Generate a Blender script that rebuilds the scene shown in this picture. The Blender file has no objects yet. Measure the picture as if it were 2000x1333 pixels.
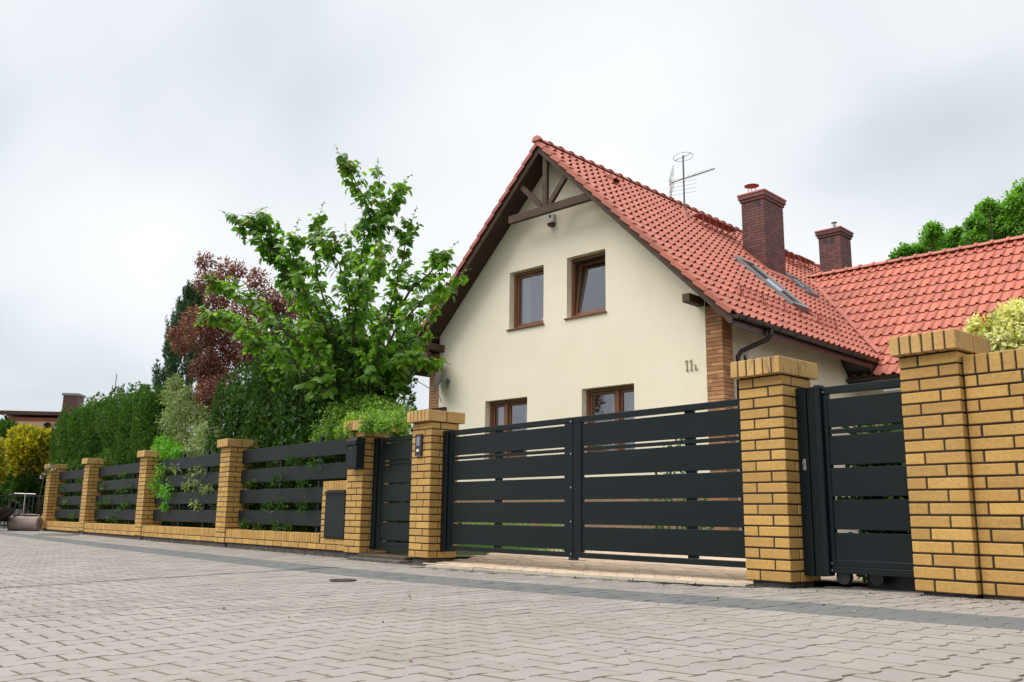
import bpy, math, random
import numpy as np
from mathutils import Matrix, Vector, Euler

rnd = random.Random(11)
rng = np.random.default_rng(7)
scene = bpy.context.scene
C = scene.collection

# ------------------------------------------------------------------ camera
F_PX, YAW, PITCH, ROLL = 1746.757, -0.88036, 0.19494, 0.01287
CAM = np.array([0.0, -5.4211, 0.4081])
_f = np.array([math.sin(YAW) * math.cos(PITCH), math.cos(YAW) * math.cos(PITCH), math.sin(PITCH)])
_r = np.array([math.cos(YAW), -math.sin(YAW), 0.0])
_u = np.cross(_r, _f)
CR = math.cos(ROLL) * _r + math.sin(ROLL) * _u
CU = -math.sin(ROLL) * _r + math.cos(ROLL) * _u
cam_d = bpy.data.cameras.new("camera")
cam = bpy.data.objects.new("camera", cam_d)
C.objects.link(cam)
cam.matrix_world = Matrix(((CR[0], CU[0], -_f[0], CAM[0]), (CR[1], CU[1], -_f[1], CAM[1]),
                           (CR[2], CU[2], -_f[2], CAM[2]), (0, 0, 0, 1)))
cam_d.sensor_width = 36.0
cam_d.lens = F_PX / 2000 * 36
cam_d.clip_start = 0.05
cam_d.clip_end = 3000
scene.camera = cam


def ray(px, py):
    return _f + CR * (px - 1000) / F_PX - CU * (py - 666.5) / F_PX


def at(px, py, depth):
    return CAM + ray(px, py) * depth


def at_y(px, py, y):
    d = ray(px, py)
    return CAM + d * ((y - CAM[1]) / d[1])


def depth_of(p):
    return float((np.asarray(p) - CAM) @ _f)


# ------------------------------------------------------------------ world, sun, exposure
SUN_EL, SUN_AZ = math.radians(60), math.radians(212)     # azimuth clockwise from +Y
world = bpy.data.worlds.new("World")
scene.world = world
world.use_nodes = True
wn = world.node_tree
wn.nodes.clear()
w_out = wn.nodes.new("ShaderNodeOutputWorld")
w_bg = wn.nodes.new("ShaderNodeBackground")
w_bg.inputs["Strength"].default_value = 0.1
w_sky = wn.nodes.new("ShaderNodeTexSky")
w_sky.sky_type = 'NISHITA'
w_sky.sun_disc = False
w_sky.sun_elevation = SUN_EL
w_sky.sun_rotation = SUN_AZ
w_tc = wn.nodes.new("ShaderNodeTexCoord")
w_map = wn.nodes.new("ShaderNodeMapping")
w_map.inputs["Location"].default_value = (3.1, 1.7, 0.4)
w_map.inputs["Scale"].default_value = (1.0, 1.0, 1.7)
wn.links.new(w_tc.outputs["Generated"], w_map.inputs[0])
w_n = wn.nodes.new("ShaderNodeTexNoise")
w_n.inputs["Scale"].default_value = 1.9
w_n.inputs["Detail"].default_value = 4.0
w_n.inputs["Roughness"].default_value = 0.40
w_n.inputs["Distortion"].default_value = 0.4
wn.links.new(w_map.outputs[0], w_n.inputs["Vector"])
w_dot = wn.nodes.new("ShaderNodeVectorMath"); w_dot.operation = 'DOT_PRODUCT'    # heavier cloud bank low in the west
w_dot.inputs[1].default_value = (-0.985, 0.15, 0.08)
wn.links.new(w_tc.outputs["Generated"], w_dot.inputs[0])
w_mr = wn.nodes.new("ShaderNodeMapRange"); w_mr.interpolation_type = 'SMOOTHSTEP'
w_mr.inputs[1].default_value = 0.72; w_mr.inputs[2].default_value = 1.0; w_mr.inputs[4].default_value = 0.16
wn.links.new(w_dot.outputs["Value"], w_mr.inputs[0])
w_sub = wn.nodes.new("ShaderNodeMath"); w_sub.operation = 'SUBTRACT'
wn.links.new(w_n.outputs["Fac"], w_sub.inputs[0]); wn.links.new(w_mr.outputs[0], w_sub.inputs[1])
w_rp = wn.nodes.new("ShaderNodeValToRGB")
w_rp.color_ramp.interpolation = 'B_SPLINE'
els = w_rp.color_ramp.elements
els[0].position = 0.26; els[0].color = (0.54, 0.58, 0.62, 1)
els[1].position = 0.62; els[1].color = (0.93, 0.935, 0.935, 1)
e_ = els.new(0.42); e_.color = (0.74, 0.785, 0.82, 1)
wn.links.new(w_sub.outputs[0], w_rp.inputs[0])
w_sc = wn.nodes.new("ShaderNodeVectorMath"); w_sc.operation = 'SCALE'; w_sc.inputs["Scale"].default_value = 9.1
wn.links.new(w_rp.outputs[0], w_sc.inputs[0])
w_mx = wn.nodes.new("ShaderNodeMixRGB"); w_mx.inputs[0].default_value = 0.94
wn.links.new(w_sky.outputs[0], w_mx.inputs[1]); wn.links.new(w_sc.outputs[0], w_mx.inputs[2])
wn.links.new(w_mx.outputs[0], w_bg.inputs[0]); wn.links.new(w_bg.outputs[0], w_out.inputs[0])

sun_d = bpy.data.lights.new("sun", 'SUN')
sun_d.energy = 3.4
sun_d.angle = math.radians(60)
sun_d.color = (1.0, 0.95, 0.87)
sun = bpy.data.objects.new("sun", sun_d)
C.objects.link(sun)
_sd = Vector((math.sin(SUN_AZ) * math.cos(SUN_EL), math.cos(SUN_AZ) * math.cos(SUN_EL), math.sin(SUN_EL)))
sun.rotation_euler = _sd.to_track_quat('Z', 'Y').to_euler()
sun.location = (0, -20, 30)

vs = scene.view_settings
vs.view_transform = 'Standard'
try:
    vs.look = 'None'
except Exception:
    pass
vs.gamma = 1.0
vs.use_curve_mapping = False
vs.exposure = 0.36


# ------------------------------------------------------------------ materials
def mat(name, c1, c2=None, rough=0.7, scale=8.0, fine=60.0, fine_amt=0.12, bump=0.0, bump_scale=None, obj=0.0,
        island=None, trans=0.0, spec=0.5, metal=0.0, dirt=None, objmix=None, stretch=(1, 1, 1), coat=0.0):
    """Principled material: two-colour noise in world space, fine grain, optional per-object / per-piece variation."""
    m = bpy.data.materials.new(name)
    m.use_nodes = True
    nt = m.node_tree
    N = nt.nodes
    L = nt.links
    b = N["Principled BSDF"]
    out = N["Material Output"]
    geo = N.new("ShaderNodeNewGeometry")
    mp = N.new("ShaderNodeMapping")
    mp.inputs["Scale"].default_value = stretch
    L.new(geo.outputs["Position"], mp.inputs[0])
    c2 = c2 or c1
    n1 = N.new("ShaderNodeTexNoise")
    n1.inputs["Scale"].default_value = scale
    n1.inputs["Detail"].default_value = 4
    L.new(mp.outputs[0], n1.inputs["Vector"])
    mr = N.new("ShaderNodeMapRange")
    mr.inputs[1].default_value = 0.3; mr.inputs[2].default_value = 0.7
    L.new(n1.outputs["Fac"], mr.inputs[0])
    fac = mr.outputs[0]
    mix = N.new("ShaderNodeMixRGB")
    mix.inputs[1].default_value = (*c1, 1); mix.inputs[2].default_value = (*c2, 1)
    L.new(fac, mix.inputs[0])
    col = mix.outputs[0]
    if island:
        rp = N.new("ShaderNodeValToRGB")
        els = rp.color_ramp.elements
        while len(els) < len(island):
            els.new(0.5)
        for i, c in enumerate(island):
            els[i].position = i / max(1, len(island) - 1)
            els[i].color = (*c, 1)
        L.new(geo.outputs["Random Per Island"], rp.inputs[0])
        mi = N.new("ShaderNodeMixRGB"); mi.inputs[0].default_value = 0.75
        L.new(col, mi.inputs[1]); L.new(rp.outputs[0], mi.inputs[2])
        col = mi.outputs[0]
    if fine_amt > 0:
        n2 = N.new("ShaderNodeTexNoise")
        n2.inputs["Scale"].default_value = fine
        n2.inputs["Detail"].default_value = 3
        L.new(mp.outputs[0], n2.inputs["Vector"])
        m2 = N.new("ShaderNodeMapRange")
        m2.inputs[1].default_value = 0.25; m2.inputs[2].default_value = 0.75
        m2.inputs[3].default_value = 1 - fine_amt; m2.inputs[4].default_value = 1 + fine_amt
        L.new(n2.outputs["Fac"], m2.inputs[0])
        vm = N.new("ShaderNodeVectorMath"); vm.operation = 'SCALE'
        L.new(col, vm.inputs[0]); L.new(m2.outputs[0], vm.inputs["Scale"])
        col = vm.outputs[0]
    if obj > 0:
        oi = N.new("ShaderNodeObjectInfo")
        m3 = N.new("ShaderNodeMapRange")
        m3.inputs[3].default_value = 1 - obj; m3.inputs[4].default_value = 1 + obj
        L.new(oi.outputs["Random"], m3.inputs[0])
        vm = N.new("ShaderNodeVectorMath"); vm.operation = 'SCALE'
        L.new(col, vm.inputs[0]); L.new(m3.outputs[0], vm.inputs["Scale"])
        col = vm.outputs[0]
    if objmix:
        oi = N.new("ShaderNodeObjectInfo")
        wnz = N.new("ShaderNodeTexWhiteNoise"); wnz.noise_dimensions = '1D'
        L.new(oi.outputs["Random"], wnz.inputs["W"])
        m5 = N.new("ShaderNodeMapRange"); m5.inputs[1].default_value = 0.35; m5.inputs[4].default_value = objmix[1]
        L.new(wnz.outputs["Value"], m5.inputs[0])
        mo = N.new("ShaderNodeMixRGB"); mo.inputs[2].default_value = (*objmix[0], 1)
        L.new(m5.outputs[0], mo.inputs[0]); L.new(col, mo.inputs[1])
        col = mo.outputs[0]
    if dirt:
        dcol, dscale, lo, hi, amt, dstretch = dirt
        mp2 = N.new("ShaderNodeMapping"); mp2.inputs["Scale"].default_value = dstretch
        L.new(geo.outputs["Position"], mp2.inputs[0])
        n4 = N.new("ShaderNodeTexNoise")
        n4.inputs["Scale"].default_value = dscale; n4.inputs["Detail"].default_value = 6
        n4.inputs["Roughness"].default_value = 0.65
        L.new(mp2.outputs[0], n4.inputs["Vector"])
        m4 = N.new("ShaderNodeMapRange")
        m4.inputs[1].default_value = lo; m4.inputs[2].default_value = hi; m4.inputs[4].default_value = amt
        L.new(n4.outputs["Fac"], m4.inputs[0])
        md = N.new("ShaderNodeMixRGB"); md.inputs[2].default_value = (*dcol, 1)
        L.new(m4.outputs[0], md.inputs[0]); L.new(col, md.inputs[1])
        col = md.outputs[0]
    L.new(col, b.inputs["Base Color"])
    b.inputs["Roughness"].default_value = rough
    b.inputs["Metallic"].default_value = metal
    b.inputs["Specular IOR Level"].default_value = spec
    if coat:
        b.inputs["Coat Weight"].default_value = coat
    if bump > 0:
        n3 = N.new("ShaderNodeTexNoise")
        n3.inputs["Scale"].default_value = bump_scale or fine
        n3.inputs["Detail"].default_value = 4
        L.new(mp.outputs[0], n3.inputs["Vector"])
        bp = N.new("ShaderNodeBump")
        bp.inputs["Strength"].default_value = bump
        bp.inputs["Distance"].default_value = 0.01
        L.new(n3.outputs["Fac"], bp.inputs["Height"])
        L.new(bp.outputs[0], b.inputs["Normal"])
    if trans > 0:
        tr = N.new("ShaderNodeBsdfTranslucent")
        bri = N.new("ShaderNodeVectorMath"); bri.operation = 'MULTIPLY'
        bri.inputs[1].default_value = (1.5, 1.7, 0.7)
        L.new(col, bri.inputs[0]); L.new(bri.outputs[0], tr.inputs[0])
        ms = N.new("ShaderNodeMixShader"); ms.inputs[0].default_value = trans
        L.new(b.outputs[0], ms.inputs[1]); L.new(tr.outputs[0], ms.inputs[2])
        L.new(ms.outputs[0], out.inputs[0])
    return m


def glass_mat(name, tint, gloss):
    m = bpy.data.materials.new(name)
    m.use_nodes = True
    nt = m.node_tree
    nt.nodes.remove(nt.nodes["Principled BSDF"])
    out = nt.nodes["Material Output"]
    g = nt.nodes.new("ShaderNodeBsdfGlossy"); g.inputs["Roughness"].default_value = 0.015
    g.inputs["Color"].default_value = (0.93, 0.93, 1.0, 1)
    t = nt.nodes.new("ShaderNodeBsdfTransparent"); t.inputs["Color"].default_value = (*tint, 1)
    mx = nt.nodes.new("ShaderNodeMixShader"); mx.inputs[0].default_value = gloss
    nt.links.new(t.outputs[0], mx.inputs[1]); nt.links.new(g.outputs[0], mx.inputs[2])
    nt.links.new(mx.outputs[0], out.inputs[0])
    return m


M = {}
M['brick'] = mat("yellow_brick", (0.425, 0.248, 0.062), (0.485, 0.292, 0.08), rough=0.72, scale=5, fine=45, fine_amt=0.16,
                 bump=0.3, bump_scale=120, obj=0.13, objmix=((0.36, 0.185, 0.048), 0.5), dirt=((0.20, 0.10, 0.035), 7, 0.56, 0.82, 0.55, (1, 1, 3)))
M['cap_brick'] = mat("weathered_yellow_brick", (0.45, 0.26, 0.085), (0.52, 0.33, 0.115), rough=0.75, scale=5, fine=50, fine_amt=0.15,
                     bump=0.3, bump_scale=120, obj=0.1, dirt=((0.05, 0.035, 0.02), 26, 0.56, 0.74, 0.75, (1, 1, 0.25)))
M['mortar'] = mat("dark_mortar", (0.022, 0.018, 0.018), (0.035, 0.028, 0.026), rough=0.95, fine=80, fine_amt=0.25)
M['footing'] = mat("grey_footing", (0.05, 0.045, 0.04), (0.11, 0.10, 0.09), rough=0.95, scale=12, fine=70, fine_amt=0.4, bump=0.8)
M['anthracite'] = mat("anthracite_powder_coat", (0.0056, 0.0100, 0.0122), (0.0068, 0.0115, 0.0136), rough=0.42, scale=2, fine=300, fine_amt=0.08, spec=0.2)
M['slat'] = mat("anthracite_slat", (0.0085, 0.0135, 0.014), (0.0115, 0.0165, 0.017), rough=0.55, scale=3, fine=200, fine_amt=0.06, spec=0.2)
M['steel'] = mat("bare_steel", (0.55, 0.55, 0.55), rough=0.3, metal=1.0, fine_amt=0.05)
M['galv'] = mat("galvanised_steel", (0.42, 0.42, 0.42), (0.3, 0.3, 0.3), rough=0.42, metal=0.8, fine_amt=0.1)
M['aerial'] = mat("dull_aluminium", (0.13, 0.13, 0.13), rough=0.5, metal=0.3, fine_amt=0.1)
M['rubber'] = mat("black_plastic", (0.008, 0.008, 0.009), rough=0.45, fine_amt=0.05)
M['white_plastic'] = mat("white_plastic", (0.62, 0.61, 0.58), rough=0.4, fine_amt=0.03)
M['red_plastic'] = mat("dark_red_plastic", (0.07, 0.012, 0.018), rough=0.25, fine_amt=0.03)
M['render'] = mat("cream_render", (0.81, 0.735, 0.59), (0.84, 0.77, 0.63), rough=0.92, scale=0.9, fine=140, fine_amt=0.06, bump=0.5, bump_scale=160,
                  dirt=((0.66, 0.58, 0.44), 1.6, 0.5, 0.85, 0.35, (1, 1, 0.6)))
M['plinth'] = mat("brown_plinth", (0.25, 0.15, 0.10), (0.32, 0.2, 0.13), rough=0.85, scale=6, fine=40, fine_amt=0.2)
M['house_brick'] = mat("brown_brick", (0.38, 0.18, 0.08), (0.46, 0.24, 0.105), rough=0.8, scale=4, fine=60, fine_amt=0.15, obj=0.3, objmix=((0.24, 0.10, 0.05), 0.7), bump=0.3, bump_scale=100)
M['house_mortar'] = mat("brown_mortar", (0.10, 0.065, 0.045), rough=0.95, fine_amt=0.2)
M['chimney_brick'] = mat("red_clinker_brick", (0.15, 0.045, 0.038), (0.085, 0.035, 0.036), rough=0.6, scale=6, fine=60, fine_amt=0.15, obj=0.35)
M['chimney_mortar'] = mat("chimney_mortar", (0.10, 0.07, 0.06), rough=0.95, fine_amt=0.2)
M['tile'] = mat("red_clay_tile", (0.455, 0.137, 0.09), (0.41, 0.112, 0.075), rough=0.55, scale=1.2, fine=30, fine_amt=0.16, obj=0.15, spec=0.45,
                island=[(0.39, 0.106, 0.07), (0.44, 0.13, 0.086), (0.485, 0.152, 0.104)],
                dirt=((0.26, 0.085, 0.06), 1.7, 0.52, 0.8, 0.5, (1, 1, .5)))
M['verge'] = mat("dark_red_verge_tile", (0.36, 0.085, 0.065), (0.30, 0.068, 0.055), rough=0.5, scale=2, fine=30, fine_amt=0.12, obj=0.1)
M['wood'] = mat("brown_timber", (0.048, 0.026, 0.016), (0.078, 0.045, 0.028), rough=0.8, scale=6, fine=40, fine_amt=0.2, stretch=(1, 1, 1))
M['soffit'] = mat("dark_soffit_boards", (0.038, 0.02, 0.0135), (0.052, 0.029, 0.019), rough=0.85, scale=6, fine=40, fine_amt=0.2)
M['gutter'] = mat("dark_brown_gutter", (0.018, 0.012, 0.012), (0.024, 0.017, 0.016), rough=0.35, fine_amt=0.05)
M['frame'] = mat("brown_window_frame", (0.15, 0.055, 0.023), (0.20, 0.075, 0.032), rough=0.45, scale=3, fine=60, fine_amt=0.15, stretch=(1, 1, 0.2))
M['frame_in'] = mat("grey_inner_frame", (0.11, 0.11, 0.10), rough=0.5, fine_amt=0.05)
M['glass'] = glass_mat("window_glass", (0.75, 0.78, 0.8), 0.24)
M['sky_glass'] = glass_mat("skylight_glass", (0.5, 0.52, 0.55), 0.7)
M['room'] = mat("room_plaster", (0.30, 0.27, 0.24), rough=0.9, fine_amt=0.05)
M['curtain'] = mat("curtain_cloth", (0.62, 0.60, 0.56), (0.5, 0.48, 0.45), rough=0.9, fine_amt=0.05, trans=0.3)
M['blue_curtain'] = mat("blue_curtain_cloth", (0.16, 0.30, 0.36), rough=0.9, fine_amt=0.05, trans=0.3)
M['paver'] = mat("concrete_paver", (0.283, 0.258, 0.241), (0.25, 0.233, 0.224), rough=0.85, scale=0.35, fine=140, fine_amt=0.10, obj=0.05, bump=0.3, bump_scale=220,
                 island=[(0.225, 0.208, 0.197), (0.272, 0.248, 0.232), (0.318, 0.288, 0.266)],
                 dirt=((0.19, 0.165, 0.14), 0.9, 0.5, 0.78, 0.6, (1, 1, 1)))
M['grey_paver'] = mat("grey_paver", (0.15, 0.16, 0.162), (0.13, 0.137, 0.14), rough=0.85, scale=1.0, fine=140, fine_amt=0.10, obj=0.05, bump=0.3, bump_scale=220,
                      island=[(0.095, 0.104, 0.108), (0.113, 0.122, 0.126), (0.132, 0.142, 0.144)])
M['bed'] = mat("joint_sand", (0.05, 0.04, 0.028), (0.035, 0.032, 0.018), rough=0.98, scale=3, fine=120, fine_amt=0.35)
M['joint'] = mat("dirty_paver_edge", (0.115, 0.095, 0.072), (0.165, 0.14, 0.11), rough=0.95, scale=2.0, fine=60, fine_amt=0.25)
M['sett'] = mat("tan_sett", (0.50, 0.375, 0.27), (0.55, 0.43, 0.315), rough=0.88, scale=1.0, fine=90, fine_amt=0.15, obj=0.08, bump=0.3,
                island=[(0.44, 0.33, 0.235), (0.51, 0.385, 0.28), (0.58, 0.45, 0.335)])
M['kerb'] = mat("concrete_kerb", (0.30, 0.275, 0.235), (0.24, 0.22, 0.18), rough=0.92, scale=5, fine=90, fine_amt=0.2, bump=0.5, obj=0.06)
M['soil'] = mat("soil", (0.05, 0.036, 0.024), (0.08, 0.06, 0.04), rough=1.0, scale=2, fine=40, fine_amt=0.4, bump=0.5)
M['field'] = mat("far_ground", (0.10, 0.11, 0.05), (0.14, 0.13, 0.08), rough=1.0, scale=0.05, fine=2, fine_amt=0.2)
M['iron'] = mat("cast_iron", (0.05, 0.045, 0.035), (0.075, 0.065, 0.045), rough=0.7, scale=12, fine=90, fine_amt=0.3)
M['litter'] = mat("leaf_litter", (0.2, 0.13, 0.07), rough=0.9, fine_amt=0.1, island=[(0.05, 0.035, 0.022), (0.10, 0.065, 0.035), (0.2, 0.13, 0.07), (0.42, 0.36, 0.28)])
M['roller'] = mat("rusty_roller_drum", (0.36, 0.28, 0.26), (0.25, 0.18, 0.16), rough=0.7, scale=7, fine=50, fine_amt=0.2)
M['bark'] = mat("bark", (0.07, 0.05, 0.038), (0.11, 0.085, 0.07), rough=0.95, scale=8, fine=60, fine_amt=0.35, bump=0.6)
M['dish'] = mat("grey_dish", (0.2, 0.215, 0.225), rough=0.5, fine_amt=0.05)
M['peach'] = mat("peach_render", (0.72, 0.50, 0.32), (0.66, 0.46, 0.30), rough=0.9, fine_amt=0.05)
M['slate'] = mat("grey_roof_felt", (0.16, 0.17, 0.175), (0.2, 0.2, 0.2), rough=0.8, fine_amt=0.1)
M['redband'] = mat("red_band", (0.34, 0.11, 0.07), rough=0.8, fine_amt=0.15)
M['concrete'] = mat("grey_concrete", (0.22, 0.22, 0.2), (0.16, 0.16, 0.15), rough=0.9, fine_amt=0.2)
M['brass'] = mat("aged_metal_digit", (0.36, 0.31, 0.2), rough=0.4, metal=0.5, fine_amt=0.05)


def leaf_mat(name, cols, trans=0.35, rough=0.5, spec=0.4):
    return mat(name, cols[0], cols[-1], rough=rough, scale=1.5, fine=15, fine_amt=0.12, island=cols, trans=trans, spec=spec)


M['cherry'] = leaf_mat("cherry_leaf", [(0.03, 0.10, 0.014), (0.07, 0.195, 0.02), (0.145, 0.30, 0.028), (0.28, 0.44, 0.05)], 0.5, 0.34)
M['cherry_young'] = leaf_mat("young_cherry_leaf", [(0.14, 0.09, 0.035), (0.17, 0.2, 0.03), (0.10, 0.2, 0.03)], 0.4, 0.42)
M['thuja_dark'] = leaf_mat("dark_thuja_spray", [(0.012, 0.045, 0.005), (0.03, 0.09, 0.008), (0.075, 0.17, 0.013)], 0.15, 0.65)
M['thuja'] = leaf_mat("thuja_spray", [(0.018, 0.06, 0.006), (0.045, 0.12, 0.010), (0.11, 0.225, 0.018)], 0.2, 0.65)
M['yellow_thuja'] = leaf_mat("golden_thuja_spray", [(0.05, 0.10, 0.012), (0.17, 0.21, 0.015), (0.52, 0.43, 0.025), (0.70, 0.54, 0.045)], 0.25, 0.65)
M['purple'] = leaf_mat("purple_leaf", [(0.08, 0.024, 0.024), (0.16, 0.05, 0.042), (0.25, 0.085, 0.065), (0.33, 0.15, 0.125)], 0.3, 0.55)
M['spruce'] = leaf_mat("fir_needle", [(0.025, 0.065, 0.03), (0.042, 0.095, 0.042), (0.07, 0.135, 0.06)], 0.15, 0.7)
M['dogwood'] = leaf_mat("variegated_leaf", [(0.07, 0.13, 0.035), (0.14, 0.21, 0.06), (0.22, 0.28, 0.10), (0.40, 0.44, 0.22)], 0.3, 0.55)
M['bright'] = leaf_mat("bright_green_leaf", [(0.07, 0.22, 0.012), (0.11, 0.32, 0.018), (0.17, 0.42, 0.028)], 0.45, 0.5)
M['mound'] = leaf_mat("mound_leaf", [(0.06, 0.16, 0.014), (0.10, 0.24, 0.022), (0.17, 0.34, 0.03), (0.36, 0.44, 0.11)], 0.4, 0.4)
M['euonymus'] = leaf_mat("cream_variegated_leaf", [(0.20, 0.28, 0.05), (0.62, 0.58, 0.18), (0.78, 0.73, 0.38), (0.85, 0.78, 0.62)], 0.3, 0.45)
M['far_tree'] = leaf_mat("far_tree_leaf", [(0.06, 0.17, 0.018), (0.12, 0.28, 0.028), (0.22, 0.42, 0.05)], 0.5, 0.5)
M['shrub'] = leaf_mat("shrub_leaf", [(0.03, 0.08, 0.012), (0.05, 0.12, 0.018), (0.08, 0.16, 0.025)], 0.3, 0.5)
M['grass'] = leaf_mat("grass_blade", [(0.07, 0.17, 0.015), (0.10, 0.23, 0.02), (0.14, 0.28, 0.03)], 0.35, 0.6)
M['blossom'] = mat("pink_blossom", (0.7, 0.5, 0.52), rough=0.7, fine_amt=0.05)
M['reddot'] = mat("red_blossom", (0.6, 0.06, 0.03), rough=0.6, fine_amt=0.05)


# ------------------------------------------------------------------ object helpers
def link(o, parent=None):
    C.objects.link(o)
    if parent is not None:
        o.parent = parent
    return o


def tag(o, label=None, cat=None, group=None, kind=None):
    if label: o['label'] = label
    if cat: o['category'] = cat
    if group: o['group'] = group
    if kind: o['kind'] = kind
    return o


def thing(name, label, cat, loc=(0, 0, 0), rz=0.0, group=None):
    o = bpy.data.objects.new(name, None)
    o.empty_display_size = 0.2
    o.location = loc
    o.rotation_euler = (0, 0, rz)
    link(o)
    return tag(o, label, cat, group)


class MB:
    """collects polygons in plain lists and links them as one mesh object"""

    def __init__(self):
        self.v, self.f = [], []

    def add(self, vs, fs):
        n = len(self.v)
        self.v += [tuple(map(float, p)) for p in vs]
        self.f += [tuple(i + n for i in f) for f in fs]
        return self

    def box(self, x0, x1, y0, y1, z0, z1, c=0.0, M4=None):
        if c <= 0:
            vs = [(x, y, z) for z in (z0, z1) for y in (y0, y1) for x in (x0, x1)]
            fs = [(0, 2, 3, 1), (4, 5, 7, 6), (0, 1, 5, 4), (2, 6, 7, 3), (0, 4, 6, 2), (1, 3, 7, 5)]
        else:
            vs, fs = cbox(x0, x1, y0, y1, z0, z1, c)
        if M4 is not None:
            vs = [tuple(M4 @ Vector(p)) for p in vs]
        return self.add(vs, fs)

    def tube(self, pts, r, n=8, cap=True):
        pts = [Vector(p) for p in pts]
        rs = r if isinstance(r, (list, tuple)) else [r] * len(pts)
        rings = []
        for i, p in enumerate(pts):
            d = (pts[min(i + 1, len(pts) - 1)] - pts[max(i - 1, 0)]).normalized()
            a = d.orthogonal().normalized() if i == 0 else (pa - d * pa.dot(d)).normalized()
            pa = a
            b = d.cross(a)
            rings.append([p + (a * math.cos(2 * math.pi * k / n) + b * math.sin(2 * math.pi * k / n)) * rs[i] for k in range(n)])
        vs = [q for ring in rings for q in ring]
        fs = []
        for i in range(len(pts) - 1):
            for k in range(n):
                fs.append((i * n + k, i * n + (k + 1) % n, (i + 1) * n + (k + 1) % n, (i + 1) * n + k))
        if cap:
            fs.append(tuple(range(n - 1, -1, -1)))
            fs.append(tuple((len(pts) - 1) * n + k for k in range(n)))
        return self.add(vs, fs)

    def prism(self, poly, h, o=(0, 0, 0), ax=((1, 0, 0), (0, 1, 0), (0, 0, 1))):
        """poly (2d) in axes ax[0],ax[1], extruded h along ax[2]"""
        o = np.array(o, float); a, b, c = (np.array(k, float) for k in ax)
        n = len(poly)
        vs = [o + a * p[0] + b * p[1] for p in poly] + [o + a * p[0] + b * p[1] + c * h for p in poly]
        fs = [tuple(range(n - 1, -1, -1)), tuple(range(n, 2 * n))] + [(i, (i + 1) % n, n + (i + 1) % n, n + i) for i in range(n)]
        return self.add(vs, fs)

    def mesh(self, name, m, smooth=False):
        me = bpy.data.meshes.new(name)
        me.from_pydata(self.v, [], self.f)
        me.materials.append(m)
        if smooth:
            me.polygons.foreach_set("use_smooth", [True] * len(me.polygons))
        me.update()
        return me

    def build(self, name, m, parent=None, smooth=False):
        return link(bpy.data.objects.new(name, self.mesh(name, m, smooth)), parent)


def cbox(x0, x1, y0, y1, z0, z1, c):
    lo, hi = (x0, y0, z0), (x1, y1, z1)
    vs, idx = [], {}
    for ix in (0, 1):
        for iy in (0, 1):
            for iz in (0, 1):
                s = (ix, iy, iz)
                for a in range(3):
                    p = []
                    for k in range(3):
                        base = hi[k] if s[k] else lo[k]
                        p.append(base if k == a else base + (-c if s[k] else c))
                    idx[(s, a)] = len(vs)
                    vs.append(tuple(p))
    fs = []

    def quad(q):
        ctr = [sum(vs[i][k] for i in q) / len(q) for k in range(3)]
        mid = [(lo[k] + hi[k]) / 2 for k in range(3)]
        a, b, d = (Vector(vs[i]) for i in q[:3])
        nrm = (b - a).cross(d - a)
        if nrm.dot(Vector([ctr[k] - mid[k] for k in range(3)])) < 0:
            q = q[::-1]
        fs.append(tuple(q))
    for a in range(3):
        b, d = (a + 1) % 3, (a + 2) % 3
        for s in (0, 1):
            q = []
            for (u, v) in ((0, 0), (1, 0), (1, 1), (0, 1)):
                t = [0, 0, 0]; t[a] = s; t[b] = u; t[d] = v
                q.append(idx[(tuple(t), a)])
            quad(q)
        for u in (0, 1):
            for v in (0, 1):
                t0 = [0, 0, 0]; t0[b] = u; t0[d] = v
                t1 = list(t0); t1[a] = 1
                quad([idx[(tuple(t0), b)], idx[(tuple(t1), b)], idx[(tuple(t1), d)], idx[(tuple(t0), d)]])
    for s in [(i, j, k) for i in (0, 1) for j in (0, 1) for k in (0, 1)]:
        quad([idx[(s, 0)], idx[(s, 1)], idx[(s, 2)]])
    return vs, fs


def np_mesh(name, V, T, m, smooth=False, m2=None, idx=None):
    """triangle mesh from numpy arrays (optional second material with a per-triangle index)"""
    me = bpy.data.meshes.new(name)
    V = np.asarray(V, np.float32); T = np.asarray(T, np.int32)
    me.vertices.add(len(V)); me.vertices.foreach_set("co", V.ravel())
    me.loops.add(T.size); me.loops.foreach_set("vertex_index", T.ravel())
    me.polygons.add(len(T)); me.polygons.foreach_set("loop_start", np.arange(0, T.size, 3, dtype=np.int32))
    me.polygons.foreach_set("use_smooth", np.full(len(T), bool(smooth)))
    me.materials.append(m)
    if m2 is not None:
        me.materials.append(m2)
        me.polygons.foreach_set("material_index", np.asarray(idx, np.int32))
    me.update(calc_edges=True)
    return me


def scatter(TV, TT, P, R, S):
    """copies of a template (TV verts, TT tris) at P with rotation matrices R and scales S"""
    P = np.asarray(P, float); S = np.asarray(S, float).reshape(-1, 1, 1)
    V = np.einsum('nij,tj->nti', R, TV) * S + P[:, None, :]
    T = TT[None] + (np.arange(len(P)) * len(TV))[:, None, None]
    return V.reshape(-1, 3), T.reshape(-1, 3)


def frames(X, N):
    """rotation matrices whose local x is X and local z is near N"""
    X = X / np.linalg.norm(X, axis=1, keepdims=True)
    Y = np.cross(N, X); Y /= np.linalg.norm(Y, axis=1, keepdims=True) + 1e-9
    Z = np.cross(X, Y)
    return np.stack([X, Y, Z], axis=2)


def tri(fs):
    o = []
    for f in fs:
        for i in range(1, len(f) - 1):
            o.append((f[0], f[i], f[i + 1]))
    return np.array(o, np.int32)


def unit(n):
    v = rng.normal(size=(n, 3))
    return v / np.linalg.norm(v, axis=1, keepdims=True)


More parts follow.
